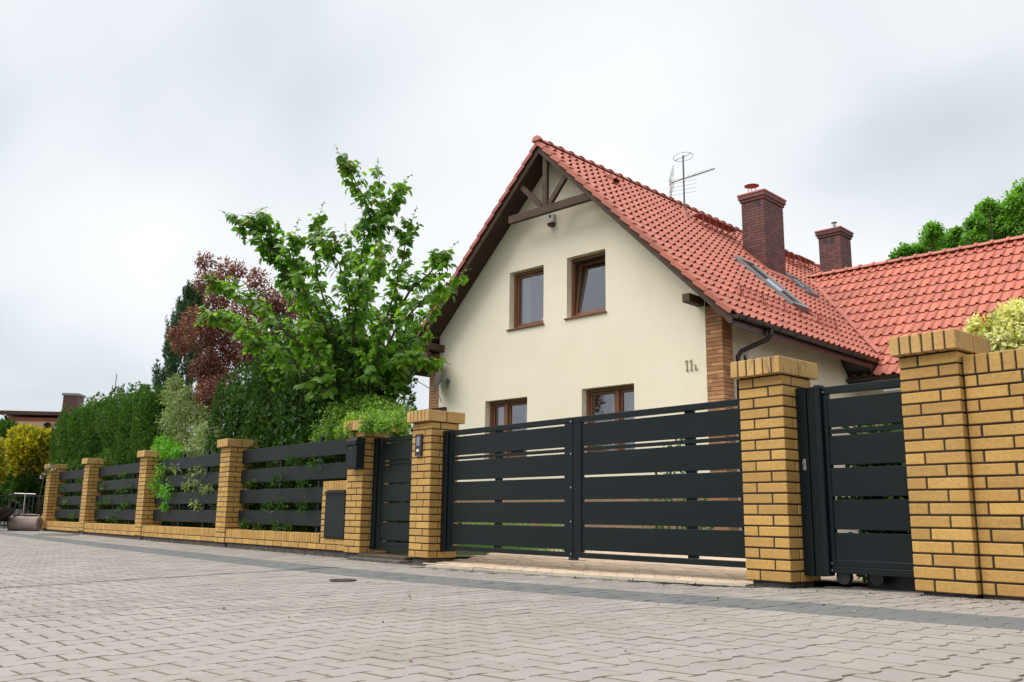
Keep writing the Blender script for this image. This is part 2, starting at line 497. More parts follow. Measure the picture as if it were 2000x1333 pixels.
# ------------------------------------------------------------------ ground levels
def zg(x, y):
    f0 = np.interp(x, [-60, -25, -15, -8, -6, -4, -2.7, -1.5, 3], [-0.05, -0.05, -0.082, -0.09, -0.076, -0.046, -0.018, 0.0, 0.0])
    c = np.interp(x, [-60, -25, -12, -3.5, -1.5], [0.0, 0.0, 0.016, 0.02, 0.002])
    return f0 + c * np.minimum(0.0, np.asarray(y) + 1.0)


def struct(o):
    o['kind'] = 'structure'
    return o


g = MB().add([(-900, -900, -0.5), (900, -900, -0.5), (900, 900, -0.5), (-900, 900, -0.5)], [(0, 1, 2, 3)])
struct(g.build("ground", M['field']))
# garden soil behind the fence line, out to the far yards
g = MB()
for (xa, xb, zz) in ((-70, -8.2, -0.03), (-8.2, -2.2, -0.13), (-2.2, 20, -0.03)):
    g.add([(xa, 0.12, zz), (xb, 0.12, zz), (xb, 60, zz), (xa, 60, zz), (xa, 0.12, -0.5), (xb, 0.12, -0.5)], [(0, 1, 2, 3), (4, 5, 1, 0)])
struct(g.build("garden_ground", M['soil']))

# road bed following the street, pavers on it
road = struct(bpy.data.objects.new("road", None)); link(road)
road['kind'] = 'structure'
bed = MB()
xs = np.concatenate([np.linspace(-60, -12, 25), np.linspace(-11.5, 6, 36)])
ysb = np.concatenate([np.linspace(-14, -1.5, 12), np.array([-1.0, -0.5, 0.14])])
n0 = len(ysb)
bed.add([(x, y, float(zg(x, y)) - 0.009) for x in xs for y in ysb],
        [(i * n0 + j, (i + 1) * n0 + j, (i + 1) * n0 + j + 1, i * n0 + j + 1) for i in range(len(xs) - 1) for j in range(n0 - 1)])
struct(bed.build("road_bed", M['bed'], road))

PL, PITCHX = 0.2, 0.1455
WH, WW, EL, TR = 0.0815, 0.0575, 0.046, 0.026   # half widths at the heads / waist, head length, transition


def paver_outline(lo, hi):
    """half-outline of a bone shaped block between v=lo and v=hi (full block 0..PL)"""
    pts = [(0, WH), (EL, WH), (EL + TR, WW), (PL - EL - TR, WW), (PL - EL, WH), (PL, WH)]

    def w(v):
        return np.interp(v, [p[0] for p in pts], [p[1] for p in pts])
    vsx = [lo] + [p[0] for p in pts if lo + 1e-6 < p[0] < hi - 1e-6] + [hi]
    right = [(float(w(v)), v) for v in vsx]
    return right + [(-a, b) for a, b in right[::-1]]


def paver_mesh(lo, hi, name, m):
    out = paver_outline(lo, hi)
    cy = (lo + hi) / 2
    n = len(out)
    b = MB()
    k = 0.003

    def inset(p, d, z):
        x, y = p
        return (x - math.copysign(d, x), (y - cy) * (1 - 2 * d / (hi - lo)), z)
    vs = [inset(p, k, 0.0) for p in out] + [(p[0], p[1] - cy, -0.003) for p in out] + [(p[0], p[1] - cy, -0.018) for p in out]
    fs = [tuple(range(n))]
    for r in (0, 1):
        for i in range(n):
            j = (i + 1) % n
            fs.append((r * n + j, r * n + i, (r + 1) * n + i, (r + 1) * n + j))
    b.add(vs, fs)
    return b


pav_t = {'full': paver_mesh(0, PL, "paver", M['paver']), 'low': paver_mesh(0, PL / 2, "paver", M['paver']),
         'high': paver_mesh(PL / 2, PL, "paver", M['paver'])}
pav_me = {}
for k, t in pav_t.items():
    for m in ('paver', 'grey_paver'):
        me = t.mesh("paver", M[m])
        me.materials.append(M['joint'])
        me.polygons.foreach_set("material_index", np.array([0] + [1] * (len(t.f) - 1), np.int32))
        pav_me[(k, m)] = me

J = 0.006
U = PL + J
plist = []     # kind, material, x, y


def zone(col, y0, n_half, m, up, limit=None):
    """fill a column from y0 upwards (up) or downwards with n_half half units"""
    x = col * PITCHX
    y = 0.0
    left = n_half
    first = col % 2
    while left > 0:
        half = first == 1 or left == 1
        ln = U / 2 if half else U
        if up:
            kind = ('high' if first == 1 else 'low') if half else 'full'
            yc = y0 + y + ln / 2
        else:
            kind = ('low' if first == 1 else 'high') if half else 'full'
            yc = y0 - y - ln / 2
        if limit is None or yc + ln / 2 <= limit:
            plist.append((kind, m, x, yc))
        y += ln
        left -= 1 if half else 2
        first = 0


def kerb_y(x):
    return -0.225 + 0.15 * (x + 7.4) / 3.45


def north_limit(x):
    if -7.62 < x < -3.90:
        return float(kerb_y(x)) + 0.004
    if -3.55 < x < -2.76:
        return 0.62
    return 0.20


for col in range(int(-31 / PITCHX), int(1.2 / PITCHX)):
    x = col * PITCHX
    zone(col, -1.0, 17, 'paver', True, north_limit(x))
    zone(col, -1.0, 5, 'grey_paver', False)
    depth_far = 5.5 if x > -9 else 3.6
    zone(col, -1.0 - 5 * U / 2, int(depth_far / (U / 2)), 'paver', False)


def in_view(p):
    d = np.asarray(p) - CAM
    z = d @ _f
    if z < 0.3:
        return None
    return 1000 + F_PX * (d @ CR) / z, 666.5 - F_PX * (d @ CU) / z, z


cand = []
for i, (k, m, x, y) in enumerate(plist):
    z = float(zg(x, y))
    s = in_view((x, y, z))
    if s and -20 < s[0] < 2020 and s[1] < 1345:
        cand.append((s[2], i))
cand.sort()
single = set(i for _, i in cand[:300])
rest = {'paver': ([], []), 'grey_paver': ([], [])}
acc = {}
for i, (k, m, x, y) in enumerate(plist):
    z = float(zg(x, y)) + rnd.uniform(-0.0008, 0.0008)
    sx_ = float(zg(x + .1, y) - zg(x - .1, y)) / .2; sy_ = float(zg(x, y + .1) - zg(x, y - .1)) / .2
    rot = (sy_ + rnd.uniform(-0.003, 0.003), -sx_ + rnd.uniform(-0.004, 0.004), rnd.uniform(-0.006, 0.006))
    if i in single:
        o = link(bpy.data.objects.new("paver", pav_me[(k, m)]), road)
        o.location = (x, y, z); o.rotation_euler = rot
    else:
        acc.setdefault((k, m), []).append((x, y, z, rot))
for m in ('paver', 'grey_paver'):
    VV, TT, II, nv = [], [], [], 0
    for k in ('full', 'low', 'high'):
        a = acc.get((k, m), [])
        if not a:
            continue
        R = np.array([Euler(q[3]).to_matrix() for q in a])
        V, T = scatter(np.array(pav_t[k].v), tri(pav_t[k].f), [q[:3] for q in a], R, np.ones(len(a)))
        VV.append(V); TT.append(T + nv); nv += len(V)
        ntop = len(pav_t[k].f[0]) - 2
        nall = len(tri(pav_t[k].f))
        II.append(np.tile(np.array([0] * ntop + [1] * (nall - ntop)), len(a)))
    o = link(bpy.data.objects.new("paving" if m == 'paver' else "grey_paving", np_mesh("paving", np.concatenate(VV), np.concatenate(TT), M[m], False, M['joint'], np.concatenate(II))), road)
    o['kind'] = 'stuff'

# slot drain running across the street and the small covers
dr = MB()
a_, b_ = np.array([-7.35, -5.2]), np.array([-8.02, -0.95])
dirv = (b_ - a_) / np.linalg.norm(b_ - a_); nrm_ = np.array([dirv[1], -dirv[0]])
nseg = 24
for i in range(nseg):
    p, q = a_ + (b_ - a_) * i / nseg, a_ + (b_ - a_) * (i + 1) / nseg
    for s in (-1, 1):
        w0, w1 = nrm_ * 0.008 * s, nrm_ * 0.02 * s
        zz = float(zg(*p)) + 0.004; z2 = float(zg(*q)) + 0.004
        dr.add([(*(p + w0), zz), (*(p + w1), zz), (*(q + w1), z2), (*(q + w0), z2)], [(0, 1, 2, 3) if s < 0 else (3, 2, 1, 0)])
    zz = float(zg(*p)) + 0.002
    dr.add([(*(p - nrm_ * .008), zz), (*(p + nrm_ * .008), zz), (*(q + nrm_ * .008), zz), (*(q - nrm_ * .008), zz)], [(3, 2, 1, 0)])
struct(dr.build("drain_channel", M['rubber'], road))


def disc_cover(name, label, x, y, r, m, h=0.012):
    t = thing(name, label, 'drain cover', (x, y, float(zg(x, y))))
    b = MB()
    n = 28
    ring = [(math.cos(2 * math.pi * k / n), math.sin(2 * math.pi * k / n)) for k in range(n)]
    vs = [(r * c, r * s, 0.0) for c, s in ring] + [(r * c, r * s, h) for c, s in ring] + [(r * .86 * c, r * .86 * s, h) for c, s in ring] + [(r * .86 * c, r * .86 * s, h - .006) for c, s in ring]
    fs = [(k, (k + 1) % n, n + (k + 1) % n, n + k) for k in range(n)] + [(n + k, n + (k + 1) % n, 2 * n + (k + 1) % n, 2 * n + k) for k in range(n)] \
        + [(2 * n + k, 2 * n + (k + 1) % n, 3 * n + (k + 1) % n, 3 * n + k) for k in range(n)]
    b.add(vs, fs).build("rim", m, t)
    b = MB().add([(r * .86 * c, r * .86 * s, h - .007) for c, s in ring], [tuple(range(n))])
    for k in range(-3, 4):
        hw = math.sqrt(max(0, (r * .75) ** 2 - (k * r * .2) ** 2))
        b.box(-hw, hw, k * r * .2 - r * .05, k * r * .2 + r * .05, h - .007, h - .002)
    b.build("lid", m, t)
    return t


p = CAM + ray(670, 1137) * ((-0.10 - CAM[2]) / ray(670, 1137)[2])
disc_cover("drain_cover", "small round iron cover set in the paving in front of the wicket gate", p[0], p[1], 0.105, M['iron'])
p = at_y(112, 1036, -0.55)
disc_cover("manhole_cover", "flat grey manhole cover on the street near the far end pier", p[0], p[1], 0.42, M['concrete'], 0.015)

# litter along the foot of the fence
n = 2600
lx = rng.uniform(-25, -1.6, n) if False else -1.6 - rng.random(n) ** 1.4 * 17
ly = -0.02 - np.abs(rng.normal(0, 0.16, n))
far = rng.random(n) < 0.1
ly[far] = -rng.random(far.sum()) * 4.2
lp = np.stack([lx, ly, zg(lx, ly) + 0.004], 1)
TVl = np.array([(-.5, -.25, 0), (.5, -.3, .08), (.45, .3, .12), (-.4, .3, .02)], float)
V, T = scatter(TVl, np.array([(0, 1, 2), (0, 2, 3)]), lp, frames(unit(n) * (1, 1, .2), np.tile([0, 0, 1.], (n, 1))), rng.uniform(0.004, 0.022, n) * rng.uniform(.5, 1.3, n))
o = link(bpy.data.objects.new("leaf_litter", np_mesh("leaf_litter", V, T, M['litter'])))
tag(o, "brown leaf bits and crumbs scattered along the fence foot", "litter", kind='stuff')

# ------------------------------------------------------------------ driveway, kerb, lawn
drv = struct(bpy.data.objects.new("driveway", None)); link(drv); drv['kind'] = 'structure'


def zd(x, y):
    base = float(zg(x, -0.2)) + 0.014
    return base + (0.004 - base) * min(1, max(0, (y + 0.1) / 1.2))


b = MB()
gx = np.linspace(-9.4, -3.8, 15); gy = [-0.12, 0.3, 0.7, 1.1, 8.5]
b.add([(x, y, zd(x, y) - 0.012) for x in gx for y in gy],
      [(i * 5 + j, (i + 1) * 5 + j, (i + 1) * 5 + j + 1, i * 5 + j + 1) for i in range(14) for j in range(4)])
b.add([(-3.8, 0.6, -0.012), (-2.3, 0.6, -0.012), (-2.3, 8.5, -0.012), (-3.8, 8.5, -0.012)], [(0, 1, 2, 3)])
struct(b.build("driveway_bed", M['bed'], drv))
sett_t = MB(); sett_t.box(-0.097, 0.097, -0.0475, 0.0475, -0.014, 0, c=0.006)
sett_me = sett_t.mesh("sett", M['sett'])
sv, st = np.array(sett_t.v), tri(sett_t.f)
sp = []
row = 0
y = -0.05
while y < 6.4:
    x = -9.2 + (row % 2) * 0.1
    while x < -2.5:
        inside = (-7.62 < x < -4.0 and y > kerb_y(x) + 0.165) if y < 0.0 else (-7.9 < x if y < 0.38 else True)
        inside = inside and not (x > -3.95 and y < 0.66)
        if inside and not (x < -7.9 and y < 3.0 and x < -7.9 - max(0, (y - .4)) * .5):
            sp.append((x, y))
        x += 0.2005
    row += 1
    y += 0.1005
big = [q for q in sp if q[1] < 0.5 and -7.7 < q[0] < -2.7][:290]
bigs = set(big)
a = []
for (x, y) in sp:
    z = zd(x, y) + rnd.uniform(-0.002, 0.002)
    rot = (rnd.uniform(-.012, .012), rnd.uniform(-.012, .012), rnd.uniform(-.015, .015))
    if (x, y) in bigs:
        o = link(bpy.data.objects.new("sett", sett_me), drv)
        o.location = (x, y, z); o.rotation_euler = rot
    else:
        a.append((x, y, z, rot))
V, T = scatter(sv, st, [q[:3] for q in a], np.array([Euler(q[3]).to_matrix() for q in a]), np.ones(len(a)))
o = link(bpy.data.objects.new("setts", np_mesh("setts", V, T, M['sett'])), drv); o['kind'] = 'stuff'

kb = struct(bpy.data.objects.new("kerb", None)); link(kb); kb['kind'] = 'structure'
kx = [-7.60, -6.86, -5.90, -4.92, -4.40, -3.90]
for i in range(5):
    x0, x1 = kx[i] + 0.004, kx[i + 1] - 0.004
    prof = [(0, -0.10), (0, 0.006), (0.008, 0.016), (0.028, 0.022), (0.075, 0.022), (0.115, 0.018), (0.12, -0.10)]
    bq = MB()
    n = len(prof)
    for k, x in enumerate((x0, x1)):
        zz = float(zg(x, -0.2))
        dip = 0.006 * min(1, max(0, (x + 6.2) / 2.2))
        bq.add([(x, kerb_y(x) + u + 0.003 * (i % 2), zz + (v - dip if v > 0 else v)) for u, v in prof], [])
    bq.f = [tuple(range(n)), tuple(range(2 * n - 1, n - 1, -1))] + [(j, n + j, n + (j + 1) % n, (j + 1) % n) for j in range(n)]
    bq.build("kerb_stone", M['kerb'], kb)
# low brick and stone sill under the wicket
b = MB()
b.box(-9.36, -8.27, -0.10, 0.14, -0.13, -0.055, c=0.012)
struct(b.build("step_stone", M['footing']))
b = MB()
b.box(-9.28, -8.29, -0.02, 0.55, -0.1, -0.02, c=0.01)
struct(b.build("wicket_path", M['soil']))

# lawn behind the gates
n = 26000
gxp = rng.uniform(-20, -8.2, n); gyp = rng.uniform(0.9, 7.0, n)
keep = gxp < -7.9 - np.maximum(0, gyp - 0.4) * 0.5 * 0 - 0.35
gp = np.stack([gxp, gyp, np.zeros(n)], 1)[keep]
n = len(gp)
TVg = np.array([(0, -.07, 0), (0, .07, 0), (0.25, 0, 1.0)], float)
R = frames(np.stack([rng.normal(size=n), rng.normal(size=n), np.zeros(n)], 1), np.tile([0, 0, 1.], (n, 1)))
V, T = scatter(TVg, np.array([(0, 1, 2)]), gp, R, rng.uniform(0.04, 0.09, n))
b = MB().add([(-22, 0.5, -0.02), (-8.1, 0.5, -0.02), (-8.1, 7.5, -0.02), (-22, 7.5, -0.02)], [(0, 1, 2, 3)])
lawn_base = struct(b.build("lawn", M['shrub']))
o = link(bpy.data.objects.new("grass", np_mesh("grass", V, T, M['grass'])))
tag(o, "short green lawn grass behind the gates", "grass", kind='stuff')

# ------------------------------------------------------------------ brick piers
CRS = 0.075
BW, BH, BT, JT = 0.240, 0.115, 0.065, 0.010
PW = 0.365
bm_str = MB(); bm_str.box(-BW / 2 + .001, BW / 2 - .001, -BH / 2, BH / 2, 0.001, BT - .001, c=0.0035)
ME_BRICK = bm_str.mesh("brick", M['brick'])
bm_half = MB(); bm_half.box(-0.0565, 0.0565, -BH / 2, BH / 2, 0.001, BT - .001, c=0.0035)
ME_HALF = bm_half.mesh("half_brick", M['brick'])
bm_hdr = MB(); bm_hdr.box(-BT / 2, BT / 2, -BW / 2, BW / 2, 0, BH, c=0.0035)
ME_HEAD = bm_hdr.mesh("brick", M['brick'])
bm_cap = MB(); bm_cap.box(-0.0301, 0.0301, -0.12, 0.12, 0, 0.118, c=0.004)
ME_CAP = bm_cap.mesh("cap_brick", M['cap_brick'])


def put(me, parent, loc, rz=0.0, jit=0.0012, name="brick"):
    o = link(bpy.data.objects.new(name, me), parent)
    o.location = (loc[0] + rnd.uniform(-jit, jit), loc[1] + rnd.uniform(-jit, jit), loc[2] + rnd.uniform(-jit, jit) * .6)
    o.rotation_euler = (rnd.uniform(-.003, .003), rnd.uniform(-.003, .003), rz + rnd.uniform(-.004, .004))
    return o


def course(parent, z, flip):
    ctr = [(0.245, 0.0575, 0), (PW - 0.0575, 0.245, 1), (0.12, PW - 0.0575, 0), (0.0575, 0.12, 1)]
    for x, y, r in ctr:
        if flip:
            x = PW - x
        put(ME_BRICK, parent, (x, y, z), math.pi / 2 * r)


PX = [-24.586, -21.244, -17.465, -13.617, -9.655, -8.255, -3.945, -2.730]
PDZ = [0.015, 0.015, 0.002, -0.010, -0.018, -0.015, 0.003, 0.009]
PLAB = ["yellow brick pier at the far end of the fence by the garden roller",
        "slim looking far pier between the two farthest fence bays, second from the roller",
        "brick pier partly overgrown by the bright green shrub",
        "brick fence pier between the variegated shrub bay and the meter cabinet bay",
        "brick pier carrying the letterbox, its cap under the green mound shrub",
        "brick pier with the intercom, left of the double gate",
        "brick pier with a streaked cap between the double gate and the right gate",
        "brick pier at the right joined to the full height brick wall"]
# gates' own narrow sides decide where the courses start: the piers share one bond
for i, x in enumerate(PX):
    t = thing("brick_pier", PLAB[i], "pier", (x, 0, PDZ[i]), 0, "yellow brick piers along the street")
    MB().box(0.007, PW - 0.007, 0.007, PW - 0.007, -0.005, 19 * CRS + 0.004).build("mortar", M['mortar'], t)
    MB().box(0.03, PW - 0.03, 0.03, PW - 0.03, -0.16, 0.0, c=0.012).build("footing", M['footing'], t)
    for k in range(19):
        course(t, k * CRS, (k % 2) == 1)
    zc = 19 * CRS
    b = MB().box(-0.018, PW + 0.018, -0.058, 0.422, zc + 0.004, zc + 0.114)
    b.build("mortar", M['mortar'], t)
    for j in range(6):
        for r in range(2):
            xx = -0.0236 + 0.0301 + j * 0.0704
            put(ME_CAP, t, (xx, -0.063 + 0.12 + r * 0.25, zc), 0, 0.001, "cap_brick")


# ------------------------------------------------------------------ low walls between the far piers
def low_wall(x0, x1, label, x_head_end=None):
    t = thing("low_wall", label, "wall", (x0, 0.022, -0.008), 0, "low brick walls under the slat fence")
    L = x1 - x0
    MB().box(0.0, L, 0.008, 0.23, -0.004, 0.183).build("mortar", M['mortar'], t)
    MB().box(0.0, L, 0.03, 0.22, -0.16, -0.004, c=0.01).build("footing", M['footing'], t)
    x = 0.004
    k = 0
    while x < L - 0.03:
        w = min(BW if k else 0.115, L - x - 0.004)
        if w > 0.2:
            put(ME_BRICK, t, (x + BW / 2, BH / 2, 0))
        elif w > 0.1:
            put(ME_HALF, t, (x + 0.0575, BH / 2, 0))
        x += w + JT
        k += 1
    xe = (x_head_end - x0) if x_head_end else L
    x = 0.006
    while x + BT < xe:
        put(ME_HEAD, t, (x + BT / 2, BW / 2, CRS))
        x += 0.0752
    return t


low_wall(PX[0] + PW, PX[1], "low brick wall of the farthest fence bay beside the roller")
low_wall(PX[1] + PW, PX[2], "low brick wall under the slats below the clipped thuja hedge")
low_wall(PX[2] + PW, PX[3], "low brick wall under the bay overgrown by variegated and bright green shrubs")
low_wall(PX[3] + PW, PX[4], "nearest low brick wall, running into the meter cabinet", -10.30)

# meter cabinet wall
t = thing("meter_cabinet", "brick housing with a dark steel meter door beside the letterbox pier", "meter cabinet", (-10.285, 0.02, -0.012))
Lw = 0.63
MB().box(0.006, Lw, 0.008, 0.16, 0.07, 0.835).build("mortar", M['mortar'], t)
for q, (xa, wv) in enumerate(((0.0, 'h'), (0.125, 's'), (0.375, 's'))):
    if wv == 'h':
        put(ME_HALF, t, (xa + 0.0575, BH / 2, CRS))
    else:
        put(ME_BRICK, t, (xa + 0.12, BH / 2, CRS))
for k in range(2, 10):
    put(ME_HALF, t, (0.0575, BH / 2, k * CRS - 0.003))
for k in range(9):
    xx = 0.004 + k * 0.0702 + BT / 2
    put(ME_HEAD, t, (xx, BW / 2 + .002, 10 * CRS - 0.028))
b = MB()
b.box(0.122, 0.615, -0.022, 0.02, 0.145, 0.70, c=0.006)
d = b.build("door", M['slat'], t)
b = MB().box(0.118, 0.62, -0.034, 0.0, 0.683, 0.712, c=0.004); b.box(0.13, 0.608, -0.027, -0.02, 0.17, 0.176); b.box(0.13, 0.608, -0.027, -0.02, 0.655, 0.661)
b.build("trim", M['slat'], d)
b = MB()
for zz in (0.225, 0.625):
    for k in range(5):
        b.tube([(0.19 + k * 0.085, -0.02, zz), (0.19 + k * 0.085, -0.027, zz)], 0.007, 6)
b.build("rivets", M['rubber'], d)['kind'] = 'stuff'

# full height brick wall at the right edge
t = thing("brick_wall", "full height yellow brick wall right of the last pier, topped by upright bricks", "wall", (PX[7] + PW + 0.004, 0.045, 0.009))
Lw = 1.7
MB().box(0, Lw, 0.008, 0.23, -0.005, 17 * CRS + 0.108).build("mortar", M['mortar'], t)
MB().box(0, Lw, 0.02, 0.22, -0.12, -0.004).build("footing", M['footing'], t)
for k in range(17):
    x = 0.006
    first = True
    while x < Lw - 0.02:
        w = (0.068 if (k % 2 == 0) else BW) if first else BW
        if w < 0.1:
            o = put(ME_HALF, t, (x + 0.034, BH / 2, k * CRS)); o.scale = (0.59, 1, 1)
        elif x + w < Lw + .05:
            put(ME_BRICK, t, (x + BW / 2, BH / 2, k * CRS))
        x += w + JT
        first = False
x = 0.004
while x + BT < Lw:
    put(ME_HEAD, t, (x + BT / 2, BW / 2, 17 * CRS))
    x += 0.0755

# ------------------------------------------------------------------ slat fence bays
FLAB = ["farthest slat fence bay, next to the end pier and the roller",
        "dark slat fence bay under the clipped thuja hedge with small tufts poking through",
        "dark slat fence bay with variegated and bright green shoots growing through",
        "nearest slat fence bay, between the shrub pier and the meter cabinet"]
for i in range(4):
    x0, x1 = PX[i] + PW - 0.02, PX[i + 1] + 0.02
    t = thing("fence_panel", FLAB[i], "fence", (x0, 0.2, 0), 0, "slat fence bays between brick piers")
    L = x1 - x0
    for k in range(4):
        z0 = 0.268 + 0.3 * k
        Lk = (-10.30 - x0) if (i == 3 and k < 2) else L
        MB().box(0, Lk, 0, 0.024, z0, z0 + 0.198, c=0.003).build("slat", M['slat'], t)
    for px_ in (L * 0.36, L * 0.68):
        MB().box(px_ - 0.025, px_ + 0.025, 0.026, 0.066, 0.0, 1.43, c=0.003).build("post", M['slat'], t)


# ------------------------------------------------------------------ gates
PZ = [(1.044, 1.240), (0.786, 0.985), (0.575, 0.767), (0.357, 0.554), (0.137, 0.336)]


def gate_leaf(t, x0, x1, y, z0=0.070, z1=1.310, sl=0.06, sr=0.06, screws=True, supports=()):
    f = MB()
    f.box(x0, x1, y, y + 0.05, z1 - 0.051, z1, c=0.003)
    f.box(x0, x1, y, y + 0.05, z0, z0 + 0.045, c=0.003)
    f.box(x0, x0 + sl, y + 0.001, y + 0.049, z0 + 0.046, z1 - 0.052, c=0.003)
    f.box(x1 - sr, x1, y + 0.001, y + 0.049, z0 + 0.046, z1 - 0.052, c=0.003)
    f.build("frame", M['anthracite'], t)
    for (a, b_) in PZ:
        MB().box(x0 + sl * .55, x1 - sr * .55, y + 0.010 + rnd.uniform(-.0015, .0015), y + 0.03, a + rnd.uniform(-.001, .001), b_, c=0.002).build("panel", M['anthracite'], t)
        sc_ = MB()
        for xx in (x0 + sl + .018, x1 - sr - .018):
            for zz in (a + .03, b_ - .03):
                sc_.tube([(xx, y + 0.011, zz), (xx, y + 0.0065, zz)], 0.0045, 6)
        sc_.build("screws", M['anthracite'], t)['kind'] = 'stuff'
    MB().box(x0 + sl * .55, x1 - sr * .55, y + 0.010, y + 0.03, 0.999, 1.030, c=0.002).build("rail", M['anthracite'], t)
    for s in supports:
        MB().box(s - 0.045, s + 0.045, y + 0.032, y + 0.06, z0 + 0.046, z1 - 0.052).build("brace", M['anthracite'], t)


GY = 0.17
t = thing("double_gate", "wide anthracite double driveway gate of horizontal boards between two piers", "gate", (0, GY, 0))
MB().box(-7.888, -7.80, -0.02, 0.07, 0.055, 1.312, c=0.004).build("hinge_post", M['anthracite'], t)
gate_leaf(t, -7.795, -5.893, 0, sl=0.05, sr=0.11, supports=(-7.0,))
gate_leaf(t, -5.885, -3.91, 0, sl=0.10, sr=0.05, supports=(-4.58,))
b = MB()
for zz in (0.10, 0.38, 0.68, 0.98, 1.27):
    b.tube([(-5.908, -0.001, zz), (-5.908, -0.008, zz)], 0.008, 8)
b.build("bolts", M['steel'], t)
MB().box(-5.95, -5.86, 0.005, 0.045, 0.045, 0.068).build("drop_bolt", M['rubber'], t)

t = thing("wicket_gate", "narrow anthracite pedestrian gate between the letterbox pier and the intercom pier", "gate", (0, 0.155, 0))
MB().box(-9.288, -9.20, -0.02, 0.07, 0.03, 1.315, c=0.004).build("hinge_post", M['anthracite'], t)
MB().box(-9.19, -8.27, 0.006, 0.045, 0.068, 0.117, c=0.003).build("bottom_rail", M['anthracite'], t)
gate_leaf(t, -9.195, -8.262, 0, z0=0.02, z1=1.31, sl=0.075, sr=0.06)
b = MB().tube([(-8.285, -0.002, 1.262), (-8.285, -0.012, 1.262)], 0.011, 8)
b.build("bolt", M['brass'], t)

t = thing("sliding_gate", "right hand anthracite gate panel on wheels with a lock box post", "gate", (0, GY, 0))
b = MB()
b.box(-3.578, -3.500, -0.015, 0.085, 0.045, 1.335, c=0.004); b.box(-3.496, -3.432, -0.005, 0.085, 0.045, 1.335, c=0.004)
b.build("lock_post", M['anthracite'], t)
b = MB(); b.box(-3.545, -3.520, -0.022, -0.014, 0.755, 0.835, c=0.004)
lk = b.build("lock_plate", M['galv'], t)
MB().tube([(-3.533, -0.021, 0.805), (-3.533, -0.03, 0.805)], 0.009, 10).build("cylinder", M['steel'], lk)
MB().box(-3.428, -3.380, -0.03, 0.05, 0.05, 1.342, c=0.006).build("front_stile", M['anthracite'], t)
gate_leaf(t, -3.377, -2.66, 0, z0=0.072, z1=1.325, sl=0.03, sr=0.09)
MB().box(-3.376, -2.70, 0.006, 0.045, 0.118, 0.160, c=0.003).build("bottom_rail", M['anthracite'], t)
for xx, yy in ((-3.315, 0.03), (-3.13, 0.12)):
    w = MB().tube([(xx, yy, 0.05), (xx, yy + .045, 0.05)], 0.05, 20)
    w.build("wheel", M['rubber'], t)
MB().box(-3.25, -2.5, 0.22, 0.55, -0.035, 0.28).build("gate_shade_block", M['rubber'], t)  # black block added in place of the deep shadow under the gate
b = MB()
for zz, xx in ((0.135, -3.37), (0.135, -2.80), (0.09, -3.37), (1.29, -3.37)):
    b.tube([(xx, -0.001, zz), (xx, -0.006, zz)], 0.006, 6)
b.build("bolts", M['steel'], t)
b = MB().box(-2.93, -2.80, -0.0015, 0.002, 1.252, 1.262)
b.build("badge", M['galv'], t)

# ------------------------------------------------------------------ fittings on the piers
t = thing("letterbox", "dark grey wall letterbox hung on the pier under the mound shrub", "letterbox", (-9.50, 0, 0.955))
b = MB(); b.box(0, 0.245, -0.115, -0.002, 0, 0.27, c=0.006)
bd = b.build("body", M['slat'], t)
# hood sloping forward
b = MB(); b.prism([(0.0, 0.0), (-0.128, 0.0), (-0.128, 0.045), (-0.10, 0.085), (0.0, 0.085)], 0.255, (-0.005, -0.002, 0.272), ((0, 1, 0), (0, 0, 1), (1, 0, 0)))
b.build("flap", M['slat'], t)
MB().tube([(0.12, -0.114, 0.235), (0.12, -0.122, 0.235)], 0.007, 10).build("lock", M['steel'], t)
MB().box(0.045, 0.20, -0.1165, -0.113, 0.03, 0.215, c=0.001).build("panel", M['slat'], t)
MB().box(0.02, 0.05, -0.03, -0.002, -0.012, 0.0).build("bracket", M['galv'], t)

t = thing("intercom", "black upright intercom with a pale call button on the brick pier", "intercom", (-8.165, 0, 1.045))
MB().box(0, 0.125, -0.022, -0.001, 0, 0.235, c=0.004).build("housing", M['rubber'], t)
MB().box(0.03, 0.095, -0.026, -0.021, 0.105, 0.21, c=0.002).build("camera_window", M['glass'], t)
MB().box(0.035, 0.085, -0.028, -0.021, 0.045, 0.075, c=0.003).build("button", M['white_plastic'], t)
MB().box(0.02, 0.105, -0.024, -0.02, -0.002, 0.004).build("trim", M['galv'], t)

t = thing("gate_sensor", "small black gate sensor on the side of the intercom pier", "sensor", (-8.255 + PW, 0.19, 0.355))
MB().box(0.001, 0.035, -0.03, 0.03, -0.045, 0.075, c=0.006).build("housing", M['rubber'], t)
MB().tube([(0.018, 0, -0.045), (0.018, 0, -0.055)], 0.018, 10).build("lens", M['rubber'], t)

# ------------------------------------------------------------------ the house
TH = 0.108107
HO = np.array([-9.803, 7.625, 0.0])
HEX = np.array([math.cos(TH), math.sin(TH), 0]); HEY = np.array([-math.sin(TH), math.cos(TH), 0])


def hw(x, y, z):
    return HO + HEX * x + HEY * y + np.array([0, 0, z])


house = thing("house", "cream rendered gabled house with red tiled roofs behind the gates", "house", HO, TH)
S = 0.98
KL = math.sqrt(1 + S * S)
XR, XE, XL = -4.05, 0.55, -8.65
ZE = 3.98
ZR = ZE + S * (XE - XR)
YF, YB = -0.6, 13.4


def zt(x):
    return ZR - S * abs(x - XR)


# gable wall with openings
WIN = [(-5.425, -4.384, 4.545, 5.863), (-3.716, -2.673, 4.555, 5.880), (-6.147, -4.843, 1.62, 2.985), (-3.313, -1.989, 1.62, 3.012)]
gx0, gx1 = -7.77, -0.35
TW = 0.36


def top(x):
    return zt(x) - 0.13


